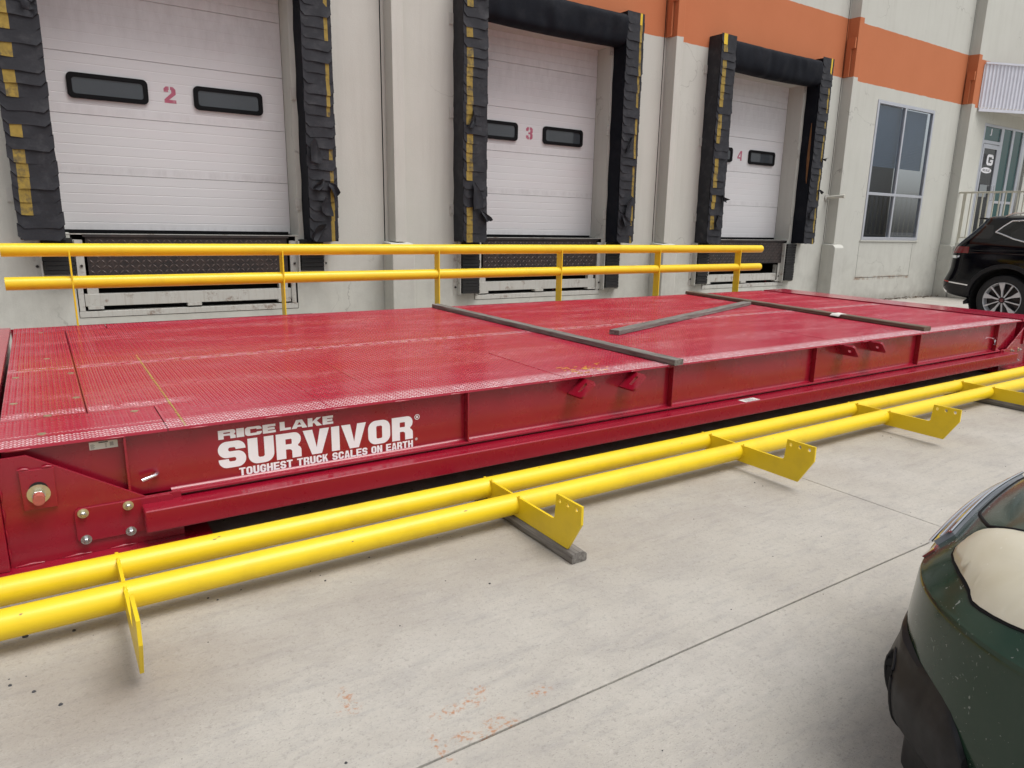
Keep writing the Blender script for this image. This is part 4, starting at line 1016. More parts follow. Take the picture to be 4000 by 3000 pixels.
# ------------------------------------------------------------------ guide rails
PR = .0535
ARM_FOOT = [(2.368, .05), (2.276, .20), (2.276, .286), (2.464, .286), (2.474, .175)] + arc(2.492, .175, .018, .018, 180, 270, 4) + [(3.125, .157), (3.125, .05)]
def arm_mesh():
    # (y,z) outline of the flat arm with its three-hole foot; thickness 12 mm in x
    vs, fs = fill2d('arm', [ARM_FOOT] + [arc(y, .259, .0115, .0115, 0, 330, 11) for y in (2.438, 2.377, 2.315)], .012)
    b = MB(); b.add([(t, y, z) for y, z, t in vs], fs); return b
gr = thing('guide_rail', 'yellow double pipe guide rail lying on timbers in front of the scale', 'guide rail', (3.5, 2.9, 0), 'yellow guide rails')
for y in (2.822, 3.088):
    b = MB(); b.tube([(-1.65, y, .109), (9.6, y, .109)], PR, 36); b.build('pipe', M['yellow'], gr, smooth=40)
random.seed(5)
for y in (2.822, 3.088):
    sp = MB()
    for _ in range(20):
        x = random.uniform(-.3, 8.5); a = random.uniform(20, 150); L_ = random.uniform(.003, .012); wd = random.uniform(.001, .003); r = PR + .0006
        p = lambda dx, da: (x + dx, y - r * math.cos(R_(a + da)), .109 + r * math.sin(R_(a + da)))
        sp.add([p(-L_, -wd * 900), p(L_ * .3, -wd * 1100), p(L_, wd * 700), p(-L_ * .5, wd * 1000)], [(0, 1, 2, 3)])
    o = sp.build('scuffs', M['scuff_brown'], gr, fix=False); o['kind'] = 'stuff'
am = arm_mesh(); a0_ = None
for x in (-1.54, .127, 1.843, 3.523, 5.196, 6.88, 8.56):
    if a0_ is None: a0_ = am.build('arm', M['yellow'], gr, bevel=.0012); a0_.location = (x - 3.5 + 3.5, 0, 0); ax_ = x
    o = a0_ if x == ax_ else inst(a0_, gr)
    o.location = (x, 0, 0)
    for y in (2.822, 3.088):
        b = MB(); b.tube([(x - .004, y - PR - .002, .150), (x, y - PR + .008, .160), (x + .004, y - PR + .002, .152)], [.006, .009, .006], 8); b.build('weld_bead', M['yellow'], gr, smooth=60)
for mt_ in (M['yellow'],): pass
# upright twin along the scale's far edge, bolted to it
ur = bpy.data.objects.new('upright_guide_rail', None); COL.objects.link(ur); ur.parent = sc_; ur.location = (0, 1.95, 0); ur['label'] = 'yellow double pipe guide rail standing along the far edge'
OFF[ur.name] = (4.35, 7.15, 0)
for z in (1.167, .900):
    b = MB(); b.tube([(-.245, 7.155, z), (-.243, 7.155, z), (9.035, 7.155, z), (9.037, 7.155, z)], [PR * .96, PR, PR, PR * .96], 36); b.build('pipe', M['yellow'], ur, smooth=40)
p0 = None
for x in (.212, 1.932, 3.597, 5.262, 6.905, 8.53):
    if p0 is None:
        b = MB(); b.box(x - .006, x + .006, 7.098, 7.208, .36, 1.155); b.box(x - .006, x + .006, 7.022, 7.098, .36, .50); p0 = b.build('post', M['yellow'], ur, bevel=.0012); px_ = x
    else: inst(p0, ur, (x - px_, 0, 0))

# ------------------------------------------------------------------ timbers
def timber(name, label, p0, p1, w_, h, z, mat, cat='timber', group=None, seed=1, round_=.004, crown=0.0):
    p0 = Vector(p0); p1 = Vector(p1); d = p1 - p0; L_ = d.length; rnd = random.Random(seed)
    NX = max(6, int(L_ / .09)); sec = [(-w_ / 2 + round_, 0), (w_ / 2 - round_, 0), (w_ / 2, round_), (w_ / 2, h - round_ - crown * .6), (w_ / 2 - round_, h - crown * .4), (w_ * .2, h - rnd.uniform(0, .001)), (-w_ * .2, h), (-w_ / 2 + round_, h - crown * .4), (-w_ / 2, h - round_ - crown * .6), (-w_ / 2, round_)]
    n = len(sec); vs = []; fs = []
    for i in range(NX + 1):
        x = -L_ / 2 + L_ * i / NX
        for u, v in sec:
            vs.append((x + rnd.uniform(-.0008, .0008), u + rnd.uniform(-.0012, .0012), max(0.0004, v + (rnd.uniform(-.0012, .0012) if v > .01 else 0))))
    for i in range(NX):
        for j in range(n): fs.append((i * n + j, (i + 1) * n + j, (i + 1) * n + (j + 1) % n, i * n + (j + 1) % n))
    fs += [tuple(range(n)), tuple(reversed(range(NX * n, NX * n + n)))]
    b = MB(); b.add(vs, fs); o = b.build(name, mat, smooth=35)
    c_ = (p0 + p1) / 2; o.location = (c_.x, c_.y, z); o.rotation_euler = (0, 0, math.atan2(d.y, d.x))
    return tag(o, label, cat, group)
TG = 'loose timbers on the scale deck'; ZT = DZ + .0024
timber('timber', 'long grey timber crossing the deck, its end over the near edge above a stiffener', (3.487, 6.98, 0), (3.545, 3.40, 0), .085, .040, ZT, M['wood'], group=TG, seed=4)
t2 = timber('timber', 'brownish weathered timber crossing the deck at the far right with a white paper scrap', (7.41, 7.03, 0), (6.99, 3.49, 0), .10, .042, ZT, M['wood_brown'], group=TG, seed=5, round_=.007)
timber('timber', 'pale grey timber lying diagonally on the deck between the two crossing timbers', (4.03, 4.65, 0), (7.12, 5.765, 0), .098, .040, ZT, M['wood'], group=TG, seed=6)
timber('timber', 'grey cracked timber on the concrete propping up the second rail arm', (1.864, 2.312, 0), (1.864, 3.25, 0), .084, .050, 0.001, M['wood'], group='timbers under the loose rail', seed=7, round_=.006, crown=.016)
timber('timber', 'dark grey timber on the concrete propping up the rail arm at the right edge', (6.905, 2.20, 0), (6.905, 3.24, 0), .084, .050, 0.001, M['wood'], group='timbers under the loose rail', seed=8, round_=.005)
# paper scrap on the brown timber
gd = []
ang = math.atan2(3.49 - 7.03, 6.99 - 7.41)
for i in range(6):
    row = []
    for j in range(5):
        u = (i / 5 - .5) * .17; v = (j / 4 - .5) * .115
        zz = ZT + .0435 - (max(0, abs(u) - .054) * .75) + .002 * math.sin(i * 2 + j)
        row.append((7.10 + u * math.cos(ang + PI / 2) + v * math.cos(ang), 4.50 + u * math.sin(ang + PI / 2) + v * math.sin(ang), zz))
    gd.append(row)
b = MB(); b.sheet(gd, .0012, (0, 0, -1)); o = b.build('paper_scrap', M['paper'], smooth=60); tag(o, 'torn white paper scrap stapled over the brown timber on the deck', 'paper')

# ================================================================== VEHICLES
def hermite_rows(keys, sub):
    K = np.array(keys, float); n = len(K); outr = []
    z = K[:, 0]
    T = np.zeros_like(K)
    for i in range(n):
        a, b_ = max(0, i - 1), min(n - 1, i + 1); T[i] = (K[b_] - K[a]) / (b_ - a)
    for c in range(K.shape[1]):        # keep each column monotone between its keys
        for i in range(n - 1):
            d = K[i + 1, c] - K[i, c]
            if d == 0: T[i, c] = T[i + 1, c] = 0
            else:
                for q in (i, i + 1):
                    if T[q, c] * d < 0: T[q, c] = 0
                    elif abs(T[q, c]) > 2.5 * abs(d): T[q, c] = 2.5 * d
    for i in range(n - 1):
        for s in range(sub):
            t = s / sub; h00 = 2 * t ** 3 - 3 * t ** 2 + 1; h10 = t ** 3 - 2 * t ** 2 + t; h01 = -2 * t ** 3 + 3 * t ** 2; h11 = t ** 3 - t ** 2
            outr.append(h00 * K[i] + h10 * T[i] + h01 * K[i + 1] + h11 * T[i + 1])
    outr.append(K[-1]); return outr
def body_loop(row, ns, ncn, nf):
    z, yr, yf, hw, rr, rf, cr = row
    pts = []
    for k in range(ns): pts.append((-hw, yr + rr + (yf - rf - yr - rr) * k / ns))
    for k in range(ncn): a = PI - (PI / 2) * k / ncn; pts.append((-hw + rf + rf * math.cos(a), yf - rf + rf * math.sin(a)))
    for k in range(nf): pts.append((-hw + rf + 2 * (hw - rf) * k / nf, yf))
    for k in range(ncn): a = PI / 2 - (PI / 2) * k / ncn; pts.append((hw - rf + rf * math.cos(a), yf - rf + rf * math.sin(a)))
    for k in range(ns): pts.append((hw, yf - rf - (yf - rf - yr - rr) * k / ns))
    for k in range(ncn): a = -(PI / 2) * k / ncn; pts.append((hw - rr + rr * math.cos(a), yr + rr + rr * math.sin(a)))
    for k in range(nf): pts.append((hw - rr - 2 * (hw - rr) * k / nf, yr))
    for k in range(ncn): a = -PI / 2 - (PI / 2) * k / ncn; pts.append((-hw + rr + rr * math.cos(a), yr + rr + rr * math.sin(a)))
    o = []
    for x, y in pts:
        w_ = min(1, max(0, (y - (yf - 1.1)) / 1.1)); w_ = w_ * w_ * (3 - 2 * w_)
        o.append((x, y - cr * (x / max(hw, .01)) ** 2 * w_, z))
    return o
def car_body(keys, arches, sub=5, ns=90, ncn=10, nf=24):
    rows = hermite_rows(keys, sub); vs = []; fs = []
    for r in rows: vs += body_loop(r, ns, ncn, nf)
    n = len(vs) // len(rows)
    for i in range(len(rows) - 1):
        for j in range(n):
            q = (i * n + j, i * n + (j + 1) % n, (i + 1) * n + (j + 1) % n, (i + 1) * n + j)
            cx = sum(vs[k][0] for k in q) / 4; cy = sum(vs[k][1] for k in q) / 4; cz = sum(vs[k][2] for k in q) / 4
            if abs(cx) > .6 and any((cy - ay) ** 2 + (cz - az) ** 2 < ar ** 2 for ay, az, ar in arches): continue
            fs.append(q)
    fs.append(tuple(reversed(range((len(rows) - 1) * n, len(rows) * n)))); fs.append(tuple(range(n)))
    b = MB(); b.add(vs, fs); return b
from mathutils.bvhtree import BVHTree
def bvh_of(mb): return BVHTree.FromPolygons([Vector(v) for v in mb.v], mb.f)
def side_patch(bvh, poly, side, off, cuts=3, thick=.004):
    """a piece of trim lying on the body side, outline in (y,z)"""
    vs, fs = fill2d('patch', [poly]); bm = bmesh.new(); V = [bm.verts.new((x, y, 0)) for x, y, _ in vs]
    for f in fs:
        try: bm.faces.new([V[i] for i in f])
        except ValueError: pass
    for _ in range(cuts):
        ed = [e for e in bm.edges if e.calc_length() > .05]
        if not ed: break
        bmesh.ops.subdivide_edges(bm, edges=ed, cuts=1); bmesh.ops.triangulate(bm, faces=bm.faces)
    pts = []
    for v in bm.verts:
        h = bvh.ray_cast(Vector((side * 3, v.co.x, v.co.y)), Vector((-side, 0, 0)))
        pts.append((h[0] + Vector((side * off, 0, 0))) if h[0] else Vector((side * .9, v.co.x, v.co.y)))
    bm.verts.index_update(); b = MB(); b.add([tuple(p) for p in pts], [tuple(v.index for v in f.verts) for f in bm.faces])
    bnd = [e for e in bm.edges if e.is_boundary]; n = len(pts)
    b.v += [(p.x - side * (thick + off), p.y, p.z) for p in pts]
    for e in bnd:
        a, c_ = e.verts[0].index, e.verts[1].index; b.f.append((a, c_, c_ + n, a + n)); b.mi.append(0)
    bm.free(); return b
def side_strip(bvh, path, side, r, off=.003):
    P = []
    for y, z in path:
        h = bvh.ray_cast(Vector((side * 3, y, z)), Vector((-side, 0, 0))); P.append((h[0].x + side * off if h[0] else side * .95, y, z))
    b = MB(); b.tube(P, r, 8); return b
def resample(path, step=.05):
    o = [path[0]]
    for a, b_ in zip(path, path[1:]):
        d = math.hypot(b_[0] - a[0], b_[1] - a[1]); k = max(1, int(d / step))
        for i in range(1, k + 1): o.append((a[0] + (b_[0] - a[0]) * i / k, a[1] + (b_[1] - a[1]) * i / k))
    return o
def flare(bvh, ay, az, r0, r1, side, a_from, a_to, proud=.018, base=None):
    """black arch lip round a wheel opening"""
    b = MB(); vs = []; fs = []; n = 44
    for k in range(n + 1):
        a = R_(a_from + (a_to - a_from) * k / n); ca_, sa = math.cos(a), math.sin(a); xs_ = []
        for r in (r0, r1):
            h = bvh.ray_cast(Vector((side * 3, ay + r1 * ca_ * 1.02, az + r1 * sa * 1.02)), Vector((-side, 0, 0))); xs_.append(h[0].x if h[0] else side * (base or .95))
        x = max(xs_, key=lambda t: t * side)
        for r, dx in ((r0, -.10), (r0, proud), (r0 + .012, proud + .006), (r1 - .01, proud), (r1, -.004)): vs.append((x + side * dx, ay + r * ca_, az + r * sa))
    for k in range(n):
        for j in range(4): fs.append((k * 5 + j, k * 5 + j + 1, (k + 1) * 5 + j + 1, (k + 1) * 5 + j))
    b.add(vs, fs); return b

# ------------------------------------------------------------------ black SUV backed up to the wall
suv = thing('parked_suv', 'glossy black SUV parked nose out with its tail to the wall at the right', 'SUV', (13.96, 3.89, 0), rotz=PI)
SK = [(.36, -2.0, 2.35, .86, .20, .30, .05), (.40, -2.32, 2.42, .90, .25, .35, .06), (.45, -2.49, 2.48, .935, .25, .40, .08), (.58, -2.547, 2.52, .965, .25, .42, .09), (.68, -2.53, 2.54, .978, .24, .42, .09),
      (.88, -2.45, 2.52, .978, .22, .42, .09), (1.12, -2.44, 2.36, .972, .22, .40, .10), (1.17, -2.435, 1.75, .962, .22, .40, .08), (1.22, -2.42, 1.10, .955, .22, .35, .08), (1.28, -2.39, .95, .945, .22, .32, .08),
      (1.48, -2.235, .55, .86, .22, .30, .08), (1.66, -2.10, .20, .775, .20, .30, .08), (1.715, -2.075, .10, .745, .20, .3, .08), (1.745, -2.05, .0, .70, .2, .3, .08), (1.775, -1.85, -.2, .60, .2, .3, .05), (1.79, -1.5, -.5, .35, .2, .25, .02)]
sb = car_body(SK, [(-1.49, .41, .545), (1.49, .41, .545)])
body = sb.build('body', M['suv'], suv, smooth=42); bv = bvh_of(sb)
for side in (1, -1):
    for ay in (-1.49, 1.49):
        fl = flare(bv, ay, .41, .52, .592, side, -12, 192, base=.97); fl.build('wheel_arch', M['clad'], suv, smooth=40)
        b = MB(); b.lathe([(.0001, 0), (.54, 0), (.54, .30), (.52, .30), (.52, .02), (.0001, .02)], (side * .60, ay, .41), (side, 0, 0), 32); b.build('wheel_well', M['dark'], suv)
    gl = [(-1.79, 1.50), (-1.70, 1.60), (-1.60, 1.685), (-1.35, 1.70), (-.2, 1.70), (.15, 1.66), (.85, 1.36), (.8, 1.31), (-.9, 1.33), (-1.30, 1.355), (-1.49, 1.40), (-1.70, 1.475)]
    side_patch(bv, gl, side, .004).build('side_window', M['carglass'], suv, smooth=60)
    side_strip(bv, resample(gl[:6]), side, .013).build('chrome_strip', M['chrome'], suv, smooth=60)
    side_strip(bv, resample(gl[6:] + gl[:1]), side, .013).build('chrome_strip', M['chrome'], suv, smooth=60)
    tl = [(-2.40, 1.255), (-2.12, 1.25), (-2.115, 1.145), (-2.30, 1.14), (-2.425, 1.125)]
    side_patch(bv, tl, side, .008).build('tail_light', M['tail'], suv, smooth=60)
    side_patch(bv, [(-2.425, 1.10), (-2.235, 1.095), (-2.275, 1.05), (-2.43, 1.055)], side, .006).build('chrome_trim', M['chrome'], suv, smooth=60)
    side_patch(bv, [(-2.528, .677), (-2.365, .658), (-2.365, .638), (-2.528, .66)], side, .005).build('reflector', M['reflector'], suv)
    side_patch(bv, [(-2.36, .655), (-2.035, .622), (-2.035, .602), (-2.36, .635)], side, .006).build('chrome_trim', M['chrome'], suv)
    side_patch(bv, [(-2.535, .56), (-2.40, .485), (-2.41, .455), (-2.50, .465)], side, .006).build('exhaust_trim', M['chrome'], suv)
    side_patch(bv, [(-2.20, 1.39), (-2.02, 1.62), (-1.86, 1.61), (-1.81, 1.46), (-1.84, 1.39)], side, .0015).build('quarter_panel', M['carglass'], suv, smooth=60)
    side_strip(bv, resample([(-2.35, 1.195), (-1.95, 1.197), (-1.2, 1.22), (1.6, 1.14)]), side, .008, -.002).build('shoulder_crease', M['suv'], suv, smooth=60)
    for ys in (-1.02, .06):
        side_strip(bv, resample([(ys, .5), (ys, 1.28)]), side, .003, -.001).build('door_gap', M['dark'], suv)
        b = side_strip(bv, resample([(ys + .12 if ys < 0 else ys + .12, 1.10), (ys + .30, 1.105)]), side, .016, .02); b.build('door_handle', M['chrome'], suv, smooth=60)
    b = MB(); b.tube([(side * .70, -1.74, 1.755), (side * .715, -1.62, 1.80), (side * .715, -1.3, 1.835), (side * .715, -.4, 1.84), (side * .70, .0, 1.80), (side * .69, .08, 1.745)], [.012, .016, .018, .018, .016, .012], 10); b.build('roof_rail', M['chrome'], suv, smooth=60)
    b = MB(); b.box(side * .99 - .09, side * .99 + .09, .72, .86, 1.22, 1.38); b.build('mirror', M['suv'], suv, bevel=.03)
    side_patch(bv, [(2.30, .98), (1.95, 1.02), (1.98, .90), (2.32, .86)], side, .006).build('headlight', M['glass'], suv)
b = MB(); b.box(-.6, .6, -2.20, -1.98, 1.705, 1.735); b.build('spoiler', M['suv'], suv, bevel=.012)
b = MB(); b.prism([(-1.25, 1.775), (-1.05, 1.775), (-1.22, 1.86), (-1.27, 1.86)], -.02, .02, 'x'); b.build('antenna', M['suv'], suv, bevel=.006)
b = MB(); b.box(-.72, .72, 2.44, 2.50, .62, .95); b.build('grille', M['clad'], suv, bevel=.01)
# wheels
def wheel(parent, x, y, side, lab=None):
    wl = bpy.data.objects.new('wheel', None); COL.objects.link(wl); wl.parent = parent; OFF[wl.name] = (0, 0, 0)
    s = side
    b = MB(); b.lathe([(.292, -.24), (.355, -.245), (.398, -.225), (.41, -.19), (.41, -.06), (.398, -.022), (.36, -.002), (.318, .002), (.292, -.008)], (x, y, .41), (s, 0, 0), 48); b.build('tyre', M['tyre'], wl, smooth=40)
    b = MB(); b.lathe([(.294, -.012), (.286, .0), (.279, -.006), (.272, -.05), (.25, -.19), (.20, -.20)], (x, y, .41), (s, 0, 0), 48); b.build('rim', M['rim'], wl, smooth=30)
    b = MB(); b.lathe([(.262, -.10), (.262, -.105), (.12, -.105), (.0001, -.10)], (x, y, .41), (s, 0, 0), 32); b.build('brake_disc', M['rimdark'], wl)
    b = MB(); b.lathe([(.0001, -.02), (.045, -.022), (.06, -.045), (.06, -.10)], (x, y, .41), (s, 0, 0), 24); hb = b.build('hub', M['rimdark'], wl, smooth=40)
    for k in range(10):
        wide = k % 2 == 0; a = R_(95 + 36 * k + (0 if wide else 2)); ca_, sa = math.cos(a), math.sin(a)
        pr = [(.05, -.010), (.05, .010), (.15, .017 if wide else .008), (.276, .056 if wide else .014), (.276, -.036 if wide else -.010), (.15, -.012 if wide else -.008)]
        q = [(y + r * ca_ - t * sa, .41 + r * sa + t * ca_) for r, t in pr]
        b = MB(); b.prism(q, x + s * -.035, x + s * (-.010), 'x'); b.build('spoke', M['rim'] if True else None, wl, bevel=.002)
    b = MB(); b.lathe([(.0001, .0), (.024, -.001), (.028, -.006)], (x - s * .012, y, .41), (s, 0, 0), 24); em = b.build('emblem', M['rimdark'], wl, smooth=50)
    vs, fs = fill2d('ring', [arc(0, 0, .028, .028, 0, 345, 23), arc(0, 0, .023, .023, 0, 345, 23)])
    b = MB(); pe = lambda a_, c_: (x - s * .0095, y - s * a_, .41 + c_); b.add([pe(a_, c_) for a_, c_, _ in vs], fs)
    text_mb(b, [('V', -.011, .001, .022, .019, .28, .2), ('V', -.017, -.018, .018, .018, .28, .2), ('V', -.001, -.018, .018, .018, .28, .2)], pe); b.build('emblem_mark', M['chrome'], wl)
    return wl
for ay in (-1.49, 1.49):
    for s in (1, -1): wheel(suv, s * .955, ay, s)

# ------------------------------------------------------------------ green car, its front corner by the camera
gc = thing('green_car', 'dusty dark green car with a yellowed headlight at the lower right corner', 'car', (2.41, 1.0, 0), rotz=R_(9))
GK = [(0.17, -3.85, -0.165, 0.815, 0.3, 0.34, 0.1), (0.25, -3.98, -0.045, 0.87, 0.3, 0.38, 0.11), (0.36, -4.05, 0.01, 0.905, 0.3, 0.4, 0.12), (0.45, -4.08, 0.008, 0.903, 0.3, 0.41, 0.12), (0.575, -4.08, 0.0, 0.898, 0.3, 0.42, 0.12), (0.603, -4.075, -0.003, 0.894, 0.3, 0.42, 0.12), (0.613, -4.07, -0.01, 0.887, 0.3, 0.415, 0.12), (0.64, -4.06, -0.034, 0.868, 0.3, 0.41, 0.12), (0.68, -4.05, -0.075, 0.838, 0.3, 0.4, 0.12), (0.72, -4.03, -0.125, 0.806, 0.3, 0.4, 0.12), (0.755, -4.0, -0.19, 0.778, 0.3, 0.4, 0.12), (0.785, -3.95, -0.31, 0.75, 0.3, 0.4, 0.11), (0.81, -3.9, -0.52, 0.73, 0.3, 0.4, 0.1), (0.841, -3.8, -0.92, 0.71, 0.3, 0.4, 0.08), (0.859, -3.75, -1.08, 0.7, 0.3, 0.38, 0.08), (1.07, -3.7, -1.42, 0.67, 0.3, 0.35, 0.08), (1.29, -3.5, -1.88, 0.6, 0.3, 0.3, 0.08), (1.35, -3.2, -2.1, 0.45, 0.3, 0.3, 0.05)]
gb = car_body(GK, [(-.86, .33, .36), (-3.36, .33, .36)], sub=6, ns=100, ncn=18, nf=30)
gbody = gb.build('body', M['green'], gc, smooth=60); gv = bvh_of(gb)
def dir_patch(bvh, poly, off, axis, cuts=4, thick=.004, dome=0.0, maxlen=.035):
    """trim lying on the body, outline given in the plane across axis: 'z' -> (x,y) seen from above, 'y' -> (x,z) seen from the front"""
    vs, fs = fill2d('patch', [poly]); bm = bmesh.new(); V = [bm.verts.new((x, y, 0)) for x, y, _ in vs]
    for f in fs:
        try: bm.faces.new([V[i] for i in f])
        except ValueError: pass
    for _ in range(cuts):
        ed = [e for e in bm.edges if e.calc_length() > maxlen]
        if not ed: break
        bmesh.ops.subdivide_edges(bm, edges=ed, cuts=1); bmesh.ops.triangulate(bm, faces=bm.faces)
    bm.verts.index_update(); pts = []; low = []
    bv_ = [v.co.copy() for v in bm.verts if any(e.is_boundary for e in v.link_edges)]
    for v in bm.verts:
        o_, d_ = (Vector((v.co.x, v.co.y, 2)), Vector((0, 0, -1))) if axis == 'z' else (Vector((v.co.x, 2, v.co.y)), Vector((0, -1, 0)))
        h = bvh.ray_cast(o_, d_)
        edge = min((v.co - q).length for q in bv_); k = 1 - math.exp(-edge / .03); nm = -h[1] if h[1].dot(d_) > 0 else h[1]
        pts.append(h[0] + nm * (off + dome * k)); low.append(h[0] - nm * thick)
    n = len(pts); b = MB(); b.add([tuple(p) for p in pts + low], [tuple(v.index for v in f.verts) for f in bm.faces])
    for e in bm.edges:
        if e.is_boundary:
            a, c_ = e.verts[0].index, e.verts[1].index; b.f.append((a, c_, c_ + n, a + n)); b.mi.append(0)
    bm.free(); return b
LAMP = [(-.534, -.124), (-.504, -.122), (-.458, -.13), (-.438, -.14), (-.425, -.152), (-.423, -.167), (-.434, -.19), (-.466, -.254), (-.52, -.38), (-.61, -.52), (-.70, -.575), (-.765, -.55), (-.795, -.45), (-.795, -.344), (-.782, -.314), (-.763, -.28), (-.74, -.247), (-.721, -.226), (-.705, -.217), (-.69, -.211), (-.667, -.197), (-.628, -.171), (-.571, -.139)]
lc = Vector((sum(p[0] for p in LAMP) / len(LAMP), sum(p[1] for p in LAMP) / len(LAMP)))
def grow(poly, c, d): return [tuple(Vector(p) + (Vector(p) - c).normalized() * d) for p in poly]
hl = dir_patch(gv, LAMP, .003, 'z', dome=.016); hl_ = hl.build('headlight', M['fog'], gc, smooth=70); hl_['label'] = 'yellowed cloudy headlight lens'
dir_patch(gv, grow(LAMP, lc, .007), .0022, 'z').build('lamp_gasket', M['black'], gc, smooth=70)
mir = [(-x, y) for x, y in LAMP]
dir_patch(gv, mir, .003, 'z', dome=.016).build('headlight', M['fog'], gc, smooth=70)
def strip_pts(P, r, mt, name):
    Q = []
    for p in P:
        h = gv.find_nearest(Vector(p)); nm = h[1] if h[1].z > 0 else -h[1]; Q.append(tuple(h[0] - nm * (r * .45)))
    b = MB(); b.tube(Q, r, 8); return b.build(name, mt, gc, smooth=60)
def refine(P, k=4):
    o = [P[0]]
    for a, c_ in zip(P, P[1:]):
        for i in range(1, k + 1): o.append(tuple(a[j] + (c_[j] - a[j]) * i / k for j in range(3)))
    return o
for s in (1, -1):
    strip_pts(refine([(s * -.20, -.09, .69), (s * -.24, -.10, .695), (s * -.33, -.132, .712), (s * -.40, -.162, .726), (s * -.42, -.185, .735), (s * -.458, -.258, .757), (s * -.51, -.39, .78), (s * -.58, -.60, .79), (s * -.65, -.95, .81)]), .0065, M['black'], 'hood_gap')
strip_pts(refine([(-.20, -.09, .69), (-.1, -.088, .695), (0, -.085, .70), (.1, -.088, .695), (.20, -.09, .69)]), .006, M['black'], 'hood_gap')
# grille lamp bar along the nose
gl_ = dir_patch(gv, [(-.40, .628), (-.37, .662), (-.2, .676), (.2, .676), (.37, .662), (.40, .628), (.2, .632), (-.2, .632)], .015, 'y', thick=.01)
gb_ = gl_.build('grille_lamp', mat_glass_dark('clear_lamp_glass', (0.16, 0.17, 0.19), .06), gc, smooth=50)
for z, r in ((.677, .0045), (.655, .004), (.630, .005)):
    Q = []
    for i in range(25):
        x = -.38 + .76 * i / 24; h = gv.ray_cast(Vector((x, 2, z - .02 * abs(x / .42) ** 3)), Vector((0, -1, 0))); Q.append(tuple(h[0] + (h[1] if h[1].y > 0 else -h[1]) * .015))
    b = MB(); b.tube(Q, r, 8); b.build('chrome_strip', M['chrome'], gb_, smooth=60)
for s in (1, -1):
    dir_patch(gv, [(s * -.46, .605), (s * -.45, .63), (s * -.41, .632), (s * -.42, .60)], .006, 'y').build('red_reflection_patch', M['tail'], gc, smooth=60)  # dark red patch painting the scale's reflection in the trim, no lamp
# flared black corner cladding with its fog lamp recess
def zt_of(ph):
    K = [(40, .45), (103, .468), (113, .463), (122, .457), (131, .445), (140, .437), (148, .424), (153, .409), (157, .386), (160, .361), (162, .336), (163, .295), (167, .23), (171, .19)]
    for a, c_ in zip(K, K[1:]):
        if a[0] <= ph <= c_[0]: return a[1] + (c_[1] - a[1]) * (ph - a[0]) / (c_[0] - a[0])
    return K[-1][1]
CLP = (.020, .0)
def clad_pt(ph, z, zt, extra=0.0):
    a = R_(ph); d_ = Vector((math.cos(a), math.sin(a), 0)); c_ = Vector((-.47, -.42, max(z, .19))); h = gv.ray_cast(c_ + d_ * 2, -d_)
    base = (h[0] if h[0] else c_ + d_ * .4).copy(); base.z = z
    tz = max(0, .42 - max(z, .20)); p = .002 + tz * .17 + tz * tz * 1.0 + .018 * max(0, 1 - abs(ph - 119) / 22)
    p *= min(1, (171 - ph) / 16 + .04) ** .6 * min(1, (ph - 61) / 10)
    return base, d_, p + extra
EC, ER, EZ, EH = 116.0, 8.5, .285, .12
def cladding(s):
    PH = [62 + 1.0 * i for i in range(109)]; NZ = 36; zb = .085; V = []; fs = []
    for ph in PH:
        zt = max(zb + .004, zt_of(ph))
        for j in range(NZ + 1):
            z = zb + (zt - zb) * j / NZ; base, d_, p = clad_pt(ph, z, zt)
            if j >= NZ - 1: p *= (.85, .10)[j - NZ + 1]
            e = ((ph - EC) / ER) ** 2 + ((z - EZ) / EH) ** 2
            if e < .8: p -= .05
            q = base + d_ * p; V.append((q.x * (-s), q.y, q.z))
    for i in range(len(PH) - 1):
        for j in range(NZ): a = i * (NZ + 1) + j; fs.append((a, a + NZ + 1, a + NZ + 2, a + 1))
    b = MB(); b.add(V, fs); o = b.build('corner_cladding', M['clad'], gc, smooth=22)
    P = []
    for k in range(33):
        t = 2 * PI * k / 32; base, d_, p = clad_pt(EC + ER * math.cos(t), EZ + EH * math.sin(t), .44, .001); q = base + d_ * p; P.append((q.x * -s, q.y, q.z))
    b = MB(); b.tube(P, .004, 8); b.build('recess_rim', M['clad'], o, smooth=60)
    g_d = []
    for r in (0.02, .5, .85):
        row = []
        for k in range(25):
            t = 2 * PI * k / 24; base, d_, p = clad_pt(EC + ER * .72 * r * math.cos(t), EZ + EH * .8 * r * math.sin(t), .44, -.022 - .012 * r); q = base + d_ * p; row.append((q.x * -s, q.y, q.z))
        g_d.append(row)
    vs = [p for r in g_d for p in r]; fs = [(i * 25 + k, i * 25 + k + 1, (i + 1) * 25 + k + 1, (i + 1) * 25 + k) for i in range(2) for k in range(24)]
    b = MB(); b.add(vs, fs); b.build('fog_lamp', mat_glass_dark('fog_lamp_glass', (.03, .034, .05), .08), o, smooth=60, fix=False)
    return o
for s in (-1, 1): cladding(s)
